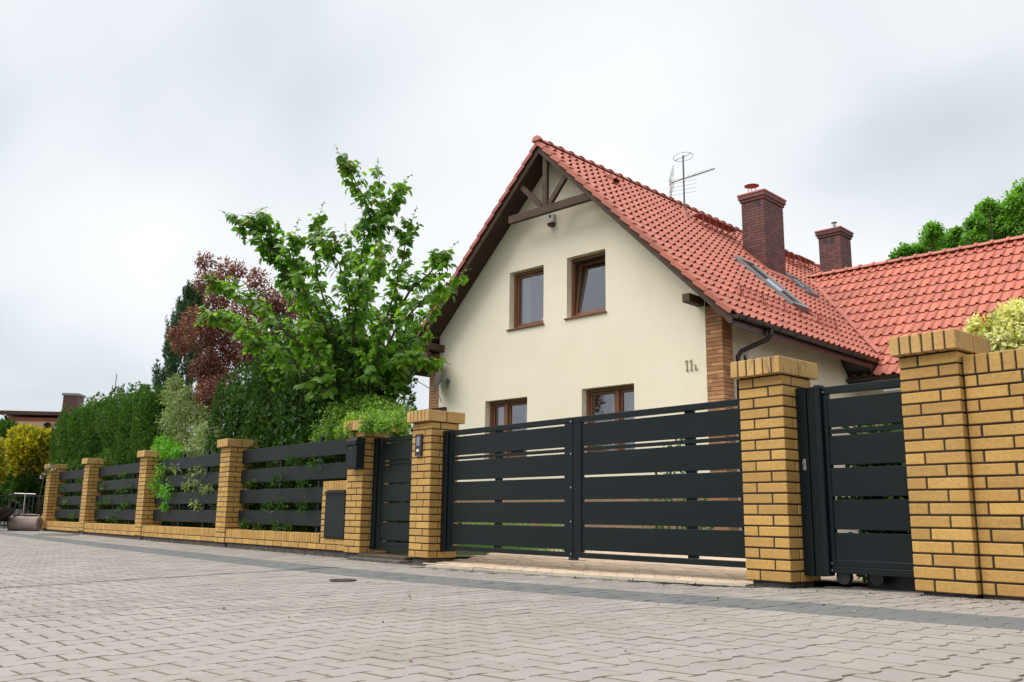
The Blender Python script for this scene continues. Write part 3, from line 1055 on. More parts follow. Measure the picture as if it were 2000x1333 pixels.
xs_ = sorted(set([gx0, gx1, XR] + [w for q in WIN for w in q[:2]]))
b = MB()
for i in range(len(xs_) - 1):
    xa, xb = xs_[i], xs_[i + 1]
    spans = sorted([(q[2], q[3]) for q in WIN if q[0] < xb - 1e-6 and q[1] > xa + 1e-6])
    z = 0.98
    for (za, zb) in spans + [(None, None)]:
        hi = za if za is not None else None
        if hi is None:
            b.add([(xa, 0, z), (xb, 0, z), (xb, 0, top(xb)), (xa, 0, top(xa))], [(0, 1, 2, 3)])
        else:
            b.add([(xa, 0, z), (xb, 0, z), (xb, 0, hi), (xa, 0, hi)], [(0, 1, 2, 3)])
            z = zb
RV = 0.17
for (xa, xb, za, zb) in WIN:
    b.add([(xa, 0, za), (xb, 0, za), (xb, RV, za), (xa, RV, za)], [(0, 1, 2, 3)])
    b.add([(xa, 0, zb), (xb, 0, zb), (xb, RV, zb), (xa, RV, zb)], [(3, 2, 1, 0)])
    b.add([(xa, 0, za), (xa, 0, zb), (xa, RV, zb), (xa, RV, za)], [(3, 2, 1, 0)])
    b.add([(xb, 0, za), (xb, 0, zb), (xb, RV, zb), (xb, RV, za)], [(0, 1, 2, 3)])
b.build("gable_wall", M['render'], house)
MB().box(-7.9, -0.2, 0.03, 0.3, -0.05, 0.978).build("plinth", M['plinth'], house)
b = MB()
b.box(-0.33, -0.06, 0.34, 12.9, 0.0, 4.42)
b.box(-8.05, -7.80, 0.34, 12.9, 0.0, 4.40)
b.build("side_wall", M['render'], house)
b = MB()
b.add([(-8.0, 12.9, 0), (-0.1, 12.9, 0), (-0.1, 12.9, 4.3), (XR, 12.9, ZR - .2), (-8.0, 12.9, 4.3)], [(0, 4, 3, 2, 1)])
b.build("rear_wall", M['render'], house)


# corner pilasters in brown brick
hb = MB(); hb.box(-BW / 2, BW / 2, -BH / 2, BH / 2, 0, BT, c=0.003)
ME_HB = hb.mesh("brick", M['house_brick'])
nb_house = 0
for (xa, ztop) in ((-0.352, 4.30), (-8.10, 4.30)):
    p = MB().box(xa + 0.006, xa + 0.346, -0.012 + 0.006, 0.334, 0.0, ztop).build("pilaster", M['house_mortar'], house)
    loose = []
    for k in range(int(ztop / CRS)):
        f = k % 2
        for (x, y, r) in [(0.2295, 0.0575, 0), (0.352 - 0.0575, 0.235, 1), (0.0575, 0.12, 1), (0.12, 0.29, 0)]:
            xx = 0.352 - x if f else x
            if k * CRS > 1.5 and nb_house < 150 and not (x == 0.12 and y == 0.29):
                put(ME_HB, p, (xa + xx, -0.012 + y, k * CRS), r * math.pi / 2)
                nb_house += 1
            else:
                loose.append((xa + xx, -0.012 + y, k * CRS, r * math.pi / 2))
    R = np.array([Euler((0, 0, q[3])).to_matrix() for q in loose])
    V, T = scatter(np.array(hb.v), tri(hb.f), [q[:3] for q in loose], R, np.ones(len(loose)))
    o = link(bpy.data.objects.new("brickwork", np_mesh("brickwork", V, T, M['house_brick'])), p); o['kind'] = 'stuff'


# windows
def window(q, kind):
    xa, xb, za, zb = q
    w = MB()
    fw = 0.07
    y0, y1 = RV - 0.02, RV + 0.05
    w.box(xa, xb, y0, y1, zb - fw, zb + .01, c=0.004); w.box(xa, xb, y0, y1, za, za + fw, c=0.004)
    w.box(xa, xa + fw, y0 + .001, y1 - .001, za + fw, zb - fw, c=0.004); w.box(xb - fw, xb, y0 + .001, y1 - .001, za + fw, zb - fw, c=0.004)
    win = w.build("window", M['frame'], house)
    MB().box(xa - 0.055, xb + 0.03, -0.045, RV - 0.02, za - 0.03, za - 0.003, c=0.004).build("sill", M['verge'] if False else M['frame'], win)
    leaves = [(xa + fw, xb - fw)] if kind in ('fixed', 'tilt') else None
    if kind == 'double':
        xm = xa + (xb - xa) * (0.60 if q is WIN[3] else 0.40)
        MB().box(xm - 0.05, xm + 0.05, y0 - .008, y1 + .002, za + fw, zb - fw, c=0.004).build("mullion", M['frame'], win)
        leaves = [(xa + fw, xm - 0.05), (xm + 0.05, xb - fw)]
    for (la, lb) in leaves:
        s = MB()
        sw = 0.055
        h0, h1 = za + fw + 0.004, zb - fw - 0.004
        H = h1 - h0
        s.box(la, lb, 0, 0.05, H - sw, H, c=0.003); s.box(la, lb, 0, 0.05, 0, sw, c=0.003)
        s.box(la, la + sw, 0.001, 0.049, sw, H - sw, c=0.003); s.box(lb - sw, lb, 0.001, 0.049, sw, H - sw, c=0.003)
        sash = s.build("sash", M['frame'], win)
        sash.location = (0, y0 + 0.035, h0)
        pn = MB().add([(la + sw, 0.028, sw), (lb - sw, 0.028, sw), (lb - sw, 0.028, H - sw), (la + sw, 0.028, H - sw)], [(0, 1, 2, 3)])
        pane = pn.build("pane", M['glass'], win)
        pane.location = (0, y0 + 0.035, h0)
        if kind == 'tilt':
            sash.rotation_euler = (math.radians(-7.5), 0, 0)
            pane.rotation_euler = (math.radians(-7.5), 0, 0)
    # room behind
    r = MB()
    ra, rb, ya, yb, r0, r1 = xa - 0.15, xb + 0.15, RV + 0.06, 1.9, za - 0.15, zb + 0.15
    r.add([(ra, yb, r0), (rb, yb, r0), (rb, yb, r1), (ra, yb, r1), (ra, ya, r0), (rb, ya, r0), (rb, ya, r1), (ra, ya, r1)],
          [(0, 1, 2, 3), (4, 0, 3, 7), (5, 6, 2, 1), (4, 5, 1, 0), (7, 3, 2, 6)])
    r.build("room", M['room'], win)

    def drape(c0, c1, m, yy=RV + 0.2):
        n = max(6, int((c1 - c0) / 0.02))
        vs = []
        for i in range(n + 1):
            x = c0 + (c1 - c0) * i / n
            vs += [(x, yy + 0.022 * math.sin(i * 1.35), za - 0.05), (x, yy + 0.022 * math.sin(i * 1.35 + .2), zb + 0.03)]
        MB().add(vs, [(2 * i, 2 * i + 2, 2 * i + 3, 2 * i + 1) for i in range(n)]).build("curtain", m, win, True)
    if kind == 'fixed':
        drape(xa - 0.05, xa + 0.32, M['blue_curtain'])
    elif q is WIN[3]:
        drape(xa + 0.5, xb, M['curtain'])
    elif q is WIN[2]:
        drape(xb - 0.42, xb + .05, M['curtain'])
        drape(xa + .0, xa + .25, M['curtain'])
    return win


window(WIN[0], 'fixed'); wt = window(WIN[1], 'tilt'); window(WIN[2], 'double'); window(WIN[3], 'double')

t = thing("window_ornament", "small white ornament standing inside the upper left gable window", "ornament", hw(-4.62, RV + 0.09, WIN[0][2] + 0.075), TH)
b = MB()
for k in range(5):
    b.tube([(-.08 + .04 * k, 0, 0), (-.09 + .045 * k, 0.01, .09 + .05 * (k % 3))], [.022, .012], 6)
b.build("figure", M['white_plastic'], t)

# ---- roof deck, soffit, timber
b = MB()
dk = 0.10
for sx in (1, -1):
    xe = XE if sx > 0 else XL
    poly = [(XR, ZR - dk - .03), (xe, ZE - dk), (xe, ZE - dk - 0.02), (XR, ZR - dk - .06)]
    b.prism([(p[0], p[1]) for p in poly], YB - (YF + 0.03), (0, YF + 0.03, 0), ((1, 0, 0), (0, 0, 1), (0, 1, 0)))
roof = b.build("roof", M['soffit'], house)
b = MB()   # tongue and groove boards under the gable overhang and under the eaves
for sx in (1, -1):
    xe = XE if sx > 0 else XL
    nb = 44
    for i in range(nb):
        x0 = XR + (xe - XR) * i / nb; x1 = XR + (xe - XR) * (i + 0.94) / nb
        poly = [(x0, zt(x0) - 0.135), (x1, zt(x1) - 0.135), (x1, zt(x1) - 0.15), (x0, zt(x0) - 0.15)]
        if sx < 0:
            poly = poly[::-1]
        b.prism(poly, (0.0 if i < 36 else YB) - (YF + 0.06), (0, YF + 0.06, 0), ((1, 0, 0), (0, 0, 1), (0, 1, 0)))
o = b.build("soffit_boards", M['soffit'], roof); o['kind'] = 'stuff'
# barge boards
for sx in (1, -1):
    xe = XE - 0.02 if sx > 0 else XL + 0.02
    n = 2
    poly = [(XR, ZR - 0.07), (xe, zt(xe) - 0.07), (xe, zt(xe) - 0.24), (xe - sx * 0.07, zt(xe) - 0.235), (xe - sx * 0.12, zt(xe - sx * .12) - 0.285), (XR, ZR - 0.285)]
    if sx < 0:
        poly = poly[::-1]
    MB().prism(poly, 0.045, (0, -0.56, 0), ((1, 0, 0), (0, 0, 1), (0, 1, 0))).build("barge_board", M['wood'], house)
MB().box(-4.99, -3.11 + .45, -0.515, -0.415, 6.80, 6.98, c=0.008).build("collar_beam", M['wood'], house)
MB().box(-3.985, -3.855, -0.505, -0.425, 6.982, ZR - 0.20, c=0.006).build("king_post", M['wood'], house)


def strut(p0, p1, w, name="strut"):
    d = Vector((p1[0] - p0[0], 0, p1[1] - p0[1])); Ls = d.length; d.normalize()
    nx = (-d.z * w / 2, d.x * w / 2)
    poly = [(p0[0] + nx[0], p0[1] + nx[1]), (p0[0] - nx[0], p0[1] - nx[1]), (p1[0] - nx[0], p1[1] - nx[1]), (p1[0] + nx[0], p1[1] + nx[1])]
    MB().prism(poly, 0.08, (0, -0.50, 0), ((1, 0, 0), (0, 0, 1), (0, 1, 0))).build(name, M['wood'], house)


strut((-3.80, 7.0), (-3.28, 7.58), 0.11)
strut((-4.03, 7.0), (-4.62, 7.58), 0.11)
for (xa, xb) in ((-0.52, -0.36), (-7.74, -7.58)):
    MB().box(xa, xb, -0.5, 0.05, 4.30, 4.46, c=0.01).build("purlin", M['wood'], house)
MB().box(-8.1, -7.6, -0.52, -0.40, 4.08, 4.24, c=0.008).build("purlin", M['wood'], house)
# fascia along the eaves
MB().box(XE - 0.05, XE - 0.02, YF + 0.07, 5.2, ZE - 0.27, ZE - 0.11).build("fascia", M['gutter'], house)


# ---- tiles
def tile_mesh(w, L, roll, lift=0.028, n_roll=7):
    """interlocking tile: a flat pan and a raised roll, open at the front edge"""
    rw = w * 0.46
    prof = [(-w / 2, 0.0), (-w / 2 + (w - rw) * 0.5, -0.004), (w / 2 - rw, 0.0)]
    for i in range(1, n_roll):
        a = math.pi * i / n_roll
        prof.append((w / 2 - rw + rw * i / n_roll, roll * math.sin(a)))
    prof.append((w / 2 + 0.004, 0.0))
    n = len(prof)
    th = 0.013
    vs = [(x, 0, z + lift) for x, z in prof] + [(x, L, z * 0.45) for x, z in prof] + [(x, 0.002, z + lift - th) for x, z in prof] \
        + [(x, L * .4, z + lift * .6 - th) for x, z in prof]
    fs = []
    for i in range(n - 1):
        fs.append((i, i + 1, n + i + 1, n + i))
        fs.append((i + 1, i, 2 * n + i, 2 * n + i + 1))
        fs.append((2 * n + i, 3 * n + i, 3 * n + i + 1, 2 * n + i + 1))
    return vs, fs


DX = 0.2303            # course step measured horizontally on the main roof
TWM = 0.243
mt_v, mt_f = tile_mesh(TWM, DX * KL + 0.05, 0.055)
WTW, WDY = 0.216, 0.2785
wt_v, wt_f = tile_mesh(WTW, WDY * KL + 0.05, 0.055)


def tmesh(vs, fs, m):
    me = bpy.data.meshes.new("roof_tile")
    me.from_pydata([tuple(v) for v in vs], [], fs)
    me.materials.append(m)
    me.update()
    return me


ME_MT, ME_WT = tmesh(mt_v, mt_f, M['tile']), tmesh(wt_v, wt_f, M['tile'])
R_MAIN = np.array([[0, -1 / KL, S / KL], [1, 0, 0], [0, S / KL, 1 / KL]])      # columns: across (+y), up, normal
R_LEFT = np.array([[0, 1 / KL, -S / KL], [-1, 0, 0], [0, S / KL, 1 / KL]])
R_WING = np.array([[1, 0, 0], [0, 1 / KL, -S / KL], [0, S / KL, 1 / KL]])
VX, VY, VZ = -2.54, 8.848, 7.008                     # head of the valley
WEY = 5.36                                           # wing eaves line
WRY = 8.90                                           # wing ridge line


def zw(y):
    return VZ + S * (y - VY)


tiles = []       # (mesh key, pos, R)
SKY = [(-1.86, -0.50, 3.72, 4.50), (-2.12, -1.47, 6.55, 7.15)]       # skylights (x0,x1,y0,y1) on the main slope
CH1 = (-2.59, -1.97, 5.47, 6.47)
for r in range(20):
    x = XE - r * DX
    y = YF + 0.10 + TWM / 2
    while y < YB:
        xm = x - DX * 0.5
        zmid = zt(xm)
        ok = True
        if y > WEY and zw(y) > zmid - 0.04 and y < WRY + (WRY - WEY):
            yy = y if y <= WRY else 2 * WRY - y
            if zw(yy) > zmid - 0.04:
                ok = False
        for q in SKY:
            if q[0] - 0.03 < xm < q[1] + 0.06 and q[2] - .03 < y < q[3] + .03:
                ok = False
        if CH1[0] + .05 < xm < CH1[1] - .05 and CH1[2] + .05 < y < CH1[3] - .05:
            ok = False
        if ok:
            tiles.append(('m', (x, y, zt(x) - 0.045), R_MAIN))
        y += TWM
left = []
for r in range(20):
    x = XL + r * DX
    y = YF + 0.10 + TWM / 2
    while y < YB:
        left.append((x, y, zt(x) - 0.045))
        y += TWM
wing = []
for r in range(13):
    y = WEY + r * WDY
    if y > WRY - 0.1:
        break
    x = -3.2
    while x < 4.6:
        ym = y + WDY * 0.5
        lim = zt(x) - 0.10
        if x > XE + 0.1 or zw(ym) > lim + 0.06 or (x > -0.62 and y < 5.75):
            tiles.append(('w', (x, y, zw(y) - 0.05), R_WING))
        x += WTW

sc = []
for i, (k, p, R) in enumerate(tiles):
    wp = hw(*p)
    s = in_view(wp)
    if s is None or not (-10 < s[0] < 2010 and -10 < s[1] < 1340):
        continue
    nrm = HEX * R[0, 2] + HEY * R[1, 2] + np.array([0, 0, R[2, 2]])
    v = CAM - wp
    c = nrm @ v / np.linalg.norm(v)
    if k == 'w' and (p[2] < 4.0 and s[0] > 1765):
        continue
    sc.append((-c / s[2] ** 2, i))
sc.sort()
solo = set(i for _, i in sc[:300])
accm = {'m': [], 'w': []}
for i, (k, p, R) in enumerate(tiles):
    jit = Matrix.Rotation(rnd.uniform(-.008, .008), 3, 'Z') @ Matrix.Rotation(rnd.uniform(-.006, .006), 3, 'X')
    R3 = np.array(Matrix(R.tolist()) @ jit)
    if i in solo:
        o = link(bpy.data.objects.new("roof_tile", ME_MT if k == 'm' else ME_WT), roof)
        m4 = Matrix(R3.tolist()).to_4x4(); m4.translation = p
        o.matrix_local = m4
    else:
        accm[k].append((p, R3))
VV, TT, nv = [], [], 0
for k, (v_, f_) in (('m', (mt_v, mt_f)), ('w', (wt_v, wt_f))):
    a = accm[k]
    V, T = scatter(np.array(v_), tri(f_), [q[0] for q in a], np.array([q[1] for q in a]), np.ones(len(a)))
    VV.append(V); TT.append(T + nv); nv += len(V)
V, T = scatter(np.array(mt_v), tri(mt_f), left, np.tile(R_LEFT, (len(left), 1, 1)), np.ones(len(left)))
VV.append(V); TT.append(T + nv); nv += len(V)
o = link(bpy.data.objects.new("roof_tiles", np_mesh("roof_tiles", np.concatenate(VV), np.concatenate(TT), M['tile'])), roof)
o['kind'] = 'stuff'

# verge tiles with hanging flaps
for sx in (1, -1):
    b = MB()
    Lt = DX * KL + 0.03
    b.box(-0.012, 0.012, 0, Lt, -0.062, 0.03, c=0.003)
    b.box(0.0, 0.13, 0, Lt, 0.012, 0.035, c=0.003)
    me = b.mesh("verge_tile", M['verge'] if sx < 0 else M['tile'])
    for r in range(20):
        x = (XE - r * DX) if sx > 0 else (XL + r * DX)
        R3 = (R_MAIN if sx > 0 else R_LEFT).copy()
        if sx < 0:
            R3[:, 0] *= -1      # keep the flap on the gable side
            R3[:, 2] = np.cross(R3[:, 0], R3[:, 1])
            R3[:, 2] *= np.sign(R3[2, 2])
        o = link(bpy.data.objects.new("verge_tile", me), roof)
        tilt = Matrix.Rotation(-0.10, 3, 'X')
        m3 = Matrix(R3.tolist())
        m4 = (m3 @ tilt).to_4x4() if sx > 0 else (m3 @ tilt).to_4x4()
        m4.translation = (x, YF + (0.0), zt(x) - 0.01)
        o.matrix_local = m4


# ridge tiles
def ridge_tile_mesh(L=0.40, r0=0.125, r1=0.105):
    b = MB()
    n = 8
    vs, fs = [], []
    for (yy, r, dz) in ((0, r0, 0.012), (0.06, r0, 0.012), (0.062, r1, 0), (L, r1, 0)):
        for i in range(n + 1):
            a = math.pi * i / n
            vs.append((r * math.cos(a), yy, r * math.sin(a) * 0.85 + dz - 0.03))
    for k in range(3):
        for i in range(n):
            fs.append((k * (n + 1) + i, k * (n + 1) + i + 1, (k + 1) * (n + 1) + i + 1, (k + 1) * (n + 1) + i))
    b.add(vs, fs)
    return b.mesh("ridge_tile", M['tile'])


ME_RT = ridge_tile_mesh()
y = YF - 0.02
while y < YB:
    o = link(bpy.data.objects.new("ridge_tile", ME_RT), roof)
    o.location = (XR, y, ZR - 0.015)
    y += 0.36
b = MB()
n = 10
pr = [(0.128 * math.cos(math.pi * i / n), 0.128 * math.sin(math.pi * i / n) * .9 - 0.03) for i in range(n + 1)]
b.prism([(-0.128, -0.06)][:0] + pr[::-1], 0.03, (XR, YF - 0.045, ZR + .002), ((1, 0, 0), (0, 0, 1), (0, 1, 0)))
b.build("ridge_cap", M['tile'], roof)
x = VX - 0.35
while x < 4.6:
    o = link(bpy.data.objects.new("ridge_tile", ME_RT), roof)
    o.location = (x, WRY, zw(WRY) - 0.0)
    o.rotation_euler = (0, 0, -math.pi / 2)
    x += 0.36
# wing body: deck, back slope, walls, gutter
b = MB()
ww = [(WEY, zw(WEY) - 0.11), (WRY, zw(WRY) - 0.11), (2 * WRY - WEY, zw(WEY) - 0.11), (2 * WRY - WEY, zw(WEY) - 0.16), (WRY, zw(WRY) - 0.16), (WEY, zw(WEY) - 0.16)]
b.prism(ww, 5.3, (-0.7, 0, 0), ((0, 1, 0), (0, 0, 1), (1, 0, 0)))
b.prism([(WEY + 1.2, zw(WEY + 1.2) - .11), (WRY, zw(WRY) - .11), (WRY, zw(WRY) - .16), (WEY + 1.2, zw(WEY + 1.2) - .16)], 1.8, (-2.5, 0, 0), ((0, 1, 0), (0, 0, 1), (1, 0, 0)))
b.build("wing_roof", M['tile'], house)
b = MB()
b.box(-0.9, 4.5, 6.0, 6.3, 0, 3.72)
b.box(4.2, 4.5, 6.3, 11.8, 0, 3.7)
b.build("wing_wall", M['render'], house)
# valley flashing
b = MB()
va, vb = np.array([VX, VY, VZ + 0.02]), np.array([0.42, 5.92, 4.155])
wd = np.array([0.09, 0.0, -0.0865]); we = np.array([0.0, -0.09, -0.0865])
b.add([va + (0.0, 0.0, 0.0), vb, vb + (-0.11, 0, 0.112), va + (-0.11, 0, 0.112)], [(0, 1, 2, 3)])
b.add([va, vb, vb + (0.05, 0.05, 0.06), va + (0.05, 0.05, 0.06)], [(3, 2, 1, 0)])
b.build("valley_flashing", M['tile'], roof)


# gutters
def gutter(p0, p1, name, brackets, down=(0, 0, -1)):
    p0, p1 = Vector(p0), Vector(p1)
    d = (p1 - p0); L = d.length; d.normalize()
    side = d.cross(Vector((0, 0, 1)))
    n = 8
    prof = [(math.cos(math.pi + math.pi * i / n) * 0.07, math.sin(math.pi + math.pi * i / n) * 0.07) for i in range(n + 1)]
    prof += [(p[0] * 0.93, p[1] * 0.93) for p in prof[::-1]]
    b = MB()
    m = len(prof)
    b.add([tuple(p + side * u + Vector((0, 0, 1)) * v) for p in (p0, p1) for u, v in prof],
          [(i, (i + 1) % m, m + (i + 1) % m, m + i) for i in range(m)])
    ends = [(math.cos(math.pi + math.pi * i / n) * 0.07, math.sin(math.pi + math.pi * i / n) * 0.07) for i in range(n + 1)]
    b.add([tuple(p0 + side * u + Vector((0, 0, 1)) * v) for u, v in ends], [tuple(range(n + 1))])
    g_ = b.build(name, M['gutter'], house, False)
    br = MB()
    k = 0.25
    while k < L:
        c = p0 + d * k
        pts = [c + side * 0.074 * math.cos(a) + Vector((0, 0, 0.074 * math.sin(a))) for a in [math.pi + math.pi * j / 6 for j in range(7)]]
        br.tube(pts, 0.007, 4)
        k += brackets
    br.build("brackets", M['gutter'], g_)
    return g_


gutter((XE + 0.055, YF + 0.04, ZE - 0.075), (XE + 0.055, 5.28, ZE - 0.095), "gutter", 0.62)
gutter((-0.64, WEY - 0.06, zw(WEY) - 0.07), (4.6, WEY - 0.06, zw(WEY) - 0.085), "gutter", 0.62)
MB().tube([(XE + 0.05, 0.66, ZE - 0.10), (XE + 0.05, 0.66, ZE - 0.26), (XE - 0.02, 0.65, ZE - 0.33), (0.10, 0.47, 3.46), (0.045, 0.44, 3.36), (0.045, 0.44, 3.2), (0.045, 0.44, 0.0)], 0.045, 10).build("downpipe", M['gutter'], house, True)
# dark block standing in for the shade where main eaves meet the wing
MB().prism([(4.95, 3.99), (5.35, 3.6), (5.35, 3.38), (6.0, 3.38), (6.0, 3.99)], 0.55, (-0.05, 0, 0), ((0, 1, 0), (0, 0, 1), (1, 0, 0))).build("eave_shade_block", M['gutter'], house)
MB().box(-0.62, 4.5, WEY + 0.02, WEY + 0.05, 3.40, 3.53).build("fascia", M['gutter'], house)


# skylights
def roofpt(x, y, h):
    return (x + h * S / KL, y, zt(x) + h / KL)


def skylight(q):
    x0, x1, y0, y1 = q
    b = MB()
    fr = 0.06

    def slab(xa, xb, ya, yb, h0, h1):
        vs = [roofpt(x, y, h) for h in (h0, h1) for y in (ya, yb) for x in (xa, xb)]
        b.add(vs, [(0, 2, 3, 1), (4, 5, 7, 6), (0, 1, 5, 4), (2, 6, 7, 3), (0, 4, 6, 2), (1, 3, 7, 5)])
    slab(x0, x1, y0, y0 + fr, -0.05, 0.075); slab(x0, x1, y1 - fr, y1, -0.05, 0.075)
    slab(x0, x0 + fr, y0 + fr, y1 - fr, -0.05, 0.075); slab(x1 - fr, x1, y0 + fr, y1 - fr, -0.05, 0.07)
    f = b.build("skylight", M['dish'], roof)
    MB().add([roofpt(x0 + fr, y0 + fr, 0.05), roofpt(x1 - fr, y0 + fr, 0.05), roofpt(x1 - fr, y1 - fr, 0.05), roofpt(x0 + fr, y1 - fr, 0.05)], [(0, 1, 2, 3)]).build("pane", M['sky_glass'], roof)
    MB().add([roofpt(x0, y0, -0.06), roofpt(x1, y0, -0.06), roofpt(x1, y1, -0.06), roofpt(x0, y1, -0.06)], [(0, 1, 2, 3)]).build("skylight_lining", M['room'], roof)


for q in SKY:
    skylight(q)


# snow guards
def snow_guard(fn, L, name="snow_guard"):
    b = MB()
    for h in (0.035, 0.185):
        b.tube([fn(0, h), fn(L, h)], 0.008, 5)
    n = int(L / 0.075)
    for i in range(n + 1):
        b.tube([fn(L * i / n, 0.035), fn(L * i / n, 0.185)], 0.0045, 4)
    for k in np.arange(0.12, L, 0.85):
        b.tube([fn(k, -0.01), fn(k, 0.2)], 0.014, 5)
        b.tube([fn(k, 0.15), fn(k, -0.01, 0.16)], 0.008, 4)
    b.build(name, M['verge'], roof)


xg = -0.02
snow_guard(lambda t, h, back=0.0: (xg + back * 0.7, 0.62 + t, zt(xg) + h * 1.15 + 0.02 - back * 0.68), 1.75 * 1.3)
snow_guard(lambda t, h, back=0.0: (xg + back * 0.7, 3.0 + t, zt(xg) + h * 1.15 + 0.02 - back * 0.68), 1.75 * 1.05)
yg = 5.86
snow_guard(lambda t, h, back=0.0: (0.80 + t, yg - back * 0.7, zw(yg) + h * 1.1 + 0.02 - back * 0.68), 2.2)


# roof walkways near the ridge and vent tiles
def walkway(y0, y1, xw):
    b = MB()
    for k in range(5):
        b.box(xw - 0.13 + 0.055 * k, xw - 0.09 + 0.055 * k, y0, y1, zt(xw) + 0.21, zt(xw) + 0.235)
    for yy in np.arange(y0 + 0.1, y1, 0.3):
        b.tube([(xw + 0.12, yy, zt(xw) + 0.21), (xw + 0.16, yy, zt(xw + .16) + 0.0)], 0.012, 4)
        b.tube([(xw + 0.10, yy, zt(xw) + 0.21), (xw - 0.12, yy, zt(xw - .12) + 0.02)], 0.012, 4)
    b.build("roof_walkway", M['verge'], roof)


walkway(4.25, 6.05, -3.15)
walkway(8.6, 9.7, -3.25)
walkway(9.9, 10.9, -3.4)
for (xx, yy) in ((-3.60, 1.35), (-3.62, 7.6)):
    b = MB()
    vs = [roofpt(xx + a, yy + c, h) for (a, c, h) in ((-.16, -.11, .03), (.16, -.11, .11), (.16, .11, .11), (-.16, .11, .03), (.16, -.11, .0), (.16, .11, .0), (-.16, -.11, .0), (-.16, .11, .0))]
    b.add(vs, [(0, 1, 2, 3), (1, 0, 6, 4), (2, 5, 7, 3), (0, 3, 7, 6)])
    b.build("vent_tile", M['tile'], roof)

# house number and small fittings
nm = thing("house_number", "raised metal house number 11L on the cream gable by the brick corner", "house number", hw(-0.80, -0.003, 3.12), TH)


def digit_one(x):
    b = MB()
    b.box(x + 0.022, x + 0.046, -0.018, -0.004, 0.012, 0.205, c=0.002)
    b.box(x + 0.004, x + 0.064, -0.018, -0.004, 0.0, 0.0115, c=0.002)
    b.prism([(0.0215, 0.205), (0.0215, 0.175), (-0.004, 0.165), (-0.004, 0.178)], 0.014, (x, -0.018, 0), ((1, 0, 0), (0, 0, 1), (0, 1, 0)))
    b.build("digit", M['brass'], nm)


digit_one(0.0); digit_one(0.095)
b = MB(); b.box(0.205, 0.222, -0.018, -0.004, 0.0, 0.092, c=0.002); b.box(0.2225, 0.262, -0.018, -0.004, 0.0, 0.014, c=0.002); b.box(0.196, 0.2045, -0.018, -0.004, 0.0, 0.010)
b.box(0.2545, 0.262, -0.018, -0.004, 0.0145, 0.032); b.box(0.196, 0.232, -0.0175, -0.0045, 0.0925, 0.101)
b.build("letter", M['brass'], nm)

t = thing("alarm_siren", "white alarm siren with a dark red lens under the collar beam", "alarm", hw(-4.12, -0.002, 6.66), TH)
b = MB()
b.prism([(-0.07, 0.09), (0.07, 0.09), (0.085, 0.27), (0.06, 0.30), (-0.06, 0.30), (-0.085, 0.27)], 0.09, (0, -0.09, 0), ((1, 0, 0), (0, 0, 1), (0, 1, 0)))
bo = b.build("housing", M['white_plastic'], t)
b = MB().prism([(-0.08, 0.09), (-0.075, 0.03), (-0.04, 0.0), (0.04, 0.0), (0.075, 0.03), (0.08, 0.09)], 0.095, (0, -0.095, -.001), ((1, 0, 0), (0, 0, 1), (0, 1, 0)))
b.build("lens", M['red_plastic'], t)
MB().box(-0.03, 0.03, -0.094, -0.0905, 0.19, 0.26).build("sounder_grille", M['rubber'], t)

t = thing("wall_lamp", "small white tube lamp on the shaded side wall behind the streaked pier cap", "lamp", hw(-0.06, 0.86, 3.40), TH)
MB().box(0.001, 0.03, -0.03, 0.03, -0.05, 0.05, c=0.004).build("bracket", M['rubber'], t)
b = MB().tube([(0.06, -0.03, 0.0), (0.12, 0.03, 0.19)], 0.033, 12); b.build("shade", M['white_plastic'], t)
b = MB().tube([(0.02, 0, 0), (0.06, -0.03, -0.005)], 0.014, 8); b.tube([(0.121, 0.031, 0.192), (0.124, 0.034, 0.205)], 0.036, 12); b.build("arm", M['rubber'], t)

# satellite dish
t = thing("satellite_dish", "grey satellite dish on an arm at the left corner of the gable", "satellite dish", hw(-7.42, 0, 3.56), TH)
b = MB()
b.tube([(0, -0.004, 0), (0, -0.03, 0)], 0.07, 12)
b.tube([(0, -0.02, 0), (0, -0.16, 0.0), (-0.03, -0.20, 0.06)], 0.02, 8)
b.tube([(0.02, -0.02, -0.1), (0.03, -0.06, -0.13)], 0.03, 8)
b.build("bracket", M['galv'], t)
nrm = Vector((-0.74, -0.64, 0.22)).normalized()
uax = nrm.cross(Vector((0, 0, 1))).normalized(); vax = uax.cross(nrm)
b = MB()
ctr = Vector((-0.05, -0.27, 0.10))
nr, ns = 5, 24
vs = [tuple(ctr - nrm * 0.07)]
for k in range(1, nr + 1):
    rr = k / nr
    for j in range(ns):
        a = 2 * math.pi * j / ns
        vs.append(tuple(ctr + uax * 0.36 * rr * math.cos(a) + vax * 0.40 * rr * math.sin(a) - nrm * 0.07 * (1 - rr * rr)))
fs = [(0, 1 + j, 1 + (j + 1) % ns) for j in range(ns)]
for k in range(1, nr):
    for j in range(ns):
        fs.append((1 + (k - 1) * ns + j, 1 + k * ns + j, 1 + k * ns + (j + 1) % ns, 1 + (k - 1) * ns + (j + 1) % ns))
dv_ = b.add(vs, fs).build("dish", M['dish'], t, True)
md = dv_.modifiers.new("thick", 'SOLIDIFY'); md.thickness = 0.008
b = MB()
low = ctr - vax * 0.38
tip = ctr + nrm * 0.52 - vax * 0.20
b.tube([tuple(low - nrm * 0.02), tuple(tip)], 0.011, 6)
b.tube([tuple(low), tuple(low + Vector((0.06, 0.10, -0.1))), tuple(low + Vector((0.10, 0.14, -0.24)))], 0.011, 6)
b.build("arm", M['galv'], t)
b = MB().tube([tuple(tip + nrm * 0.03), tuple(tip - nrm * 0.06 + vax * .02)], 0.03, 10); b.build("receiver", M['rubber'], t)

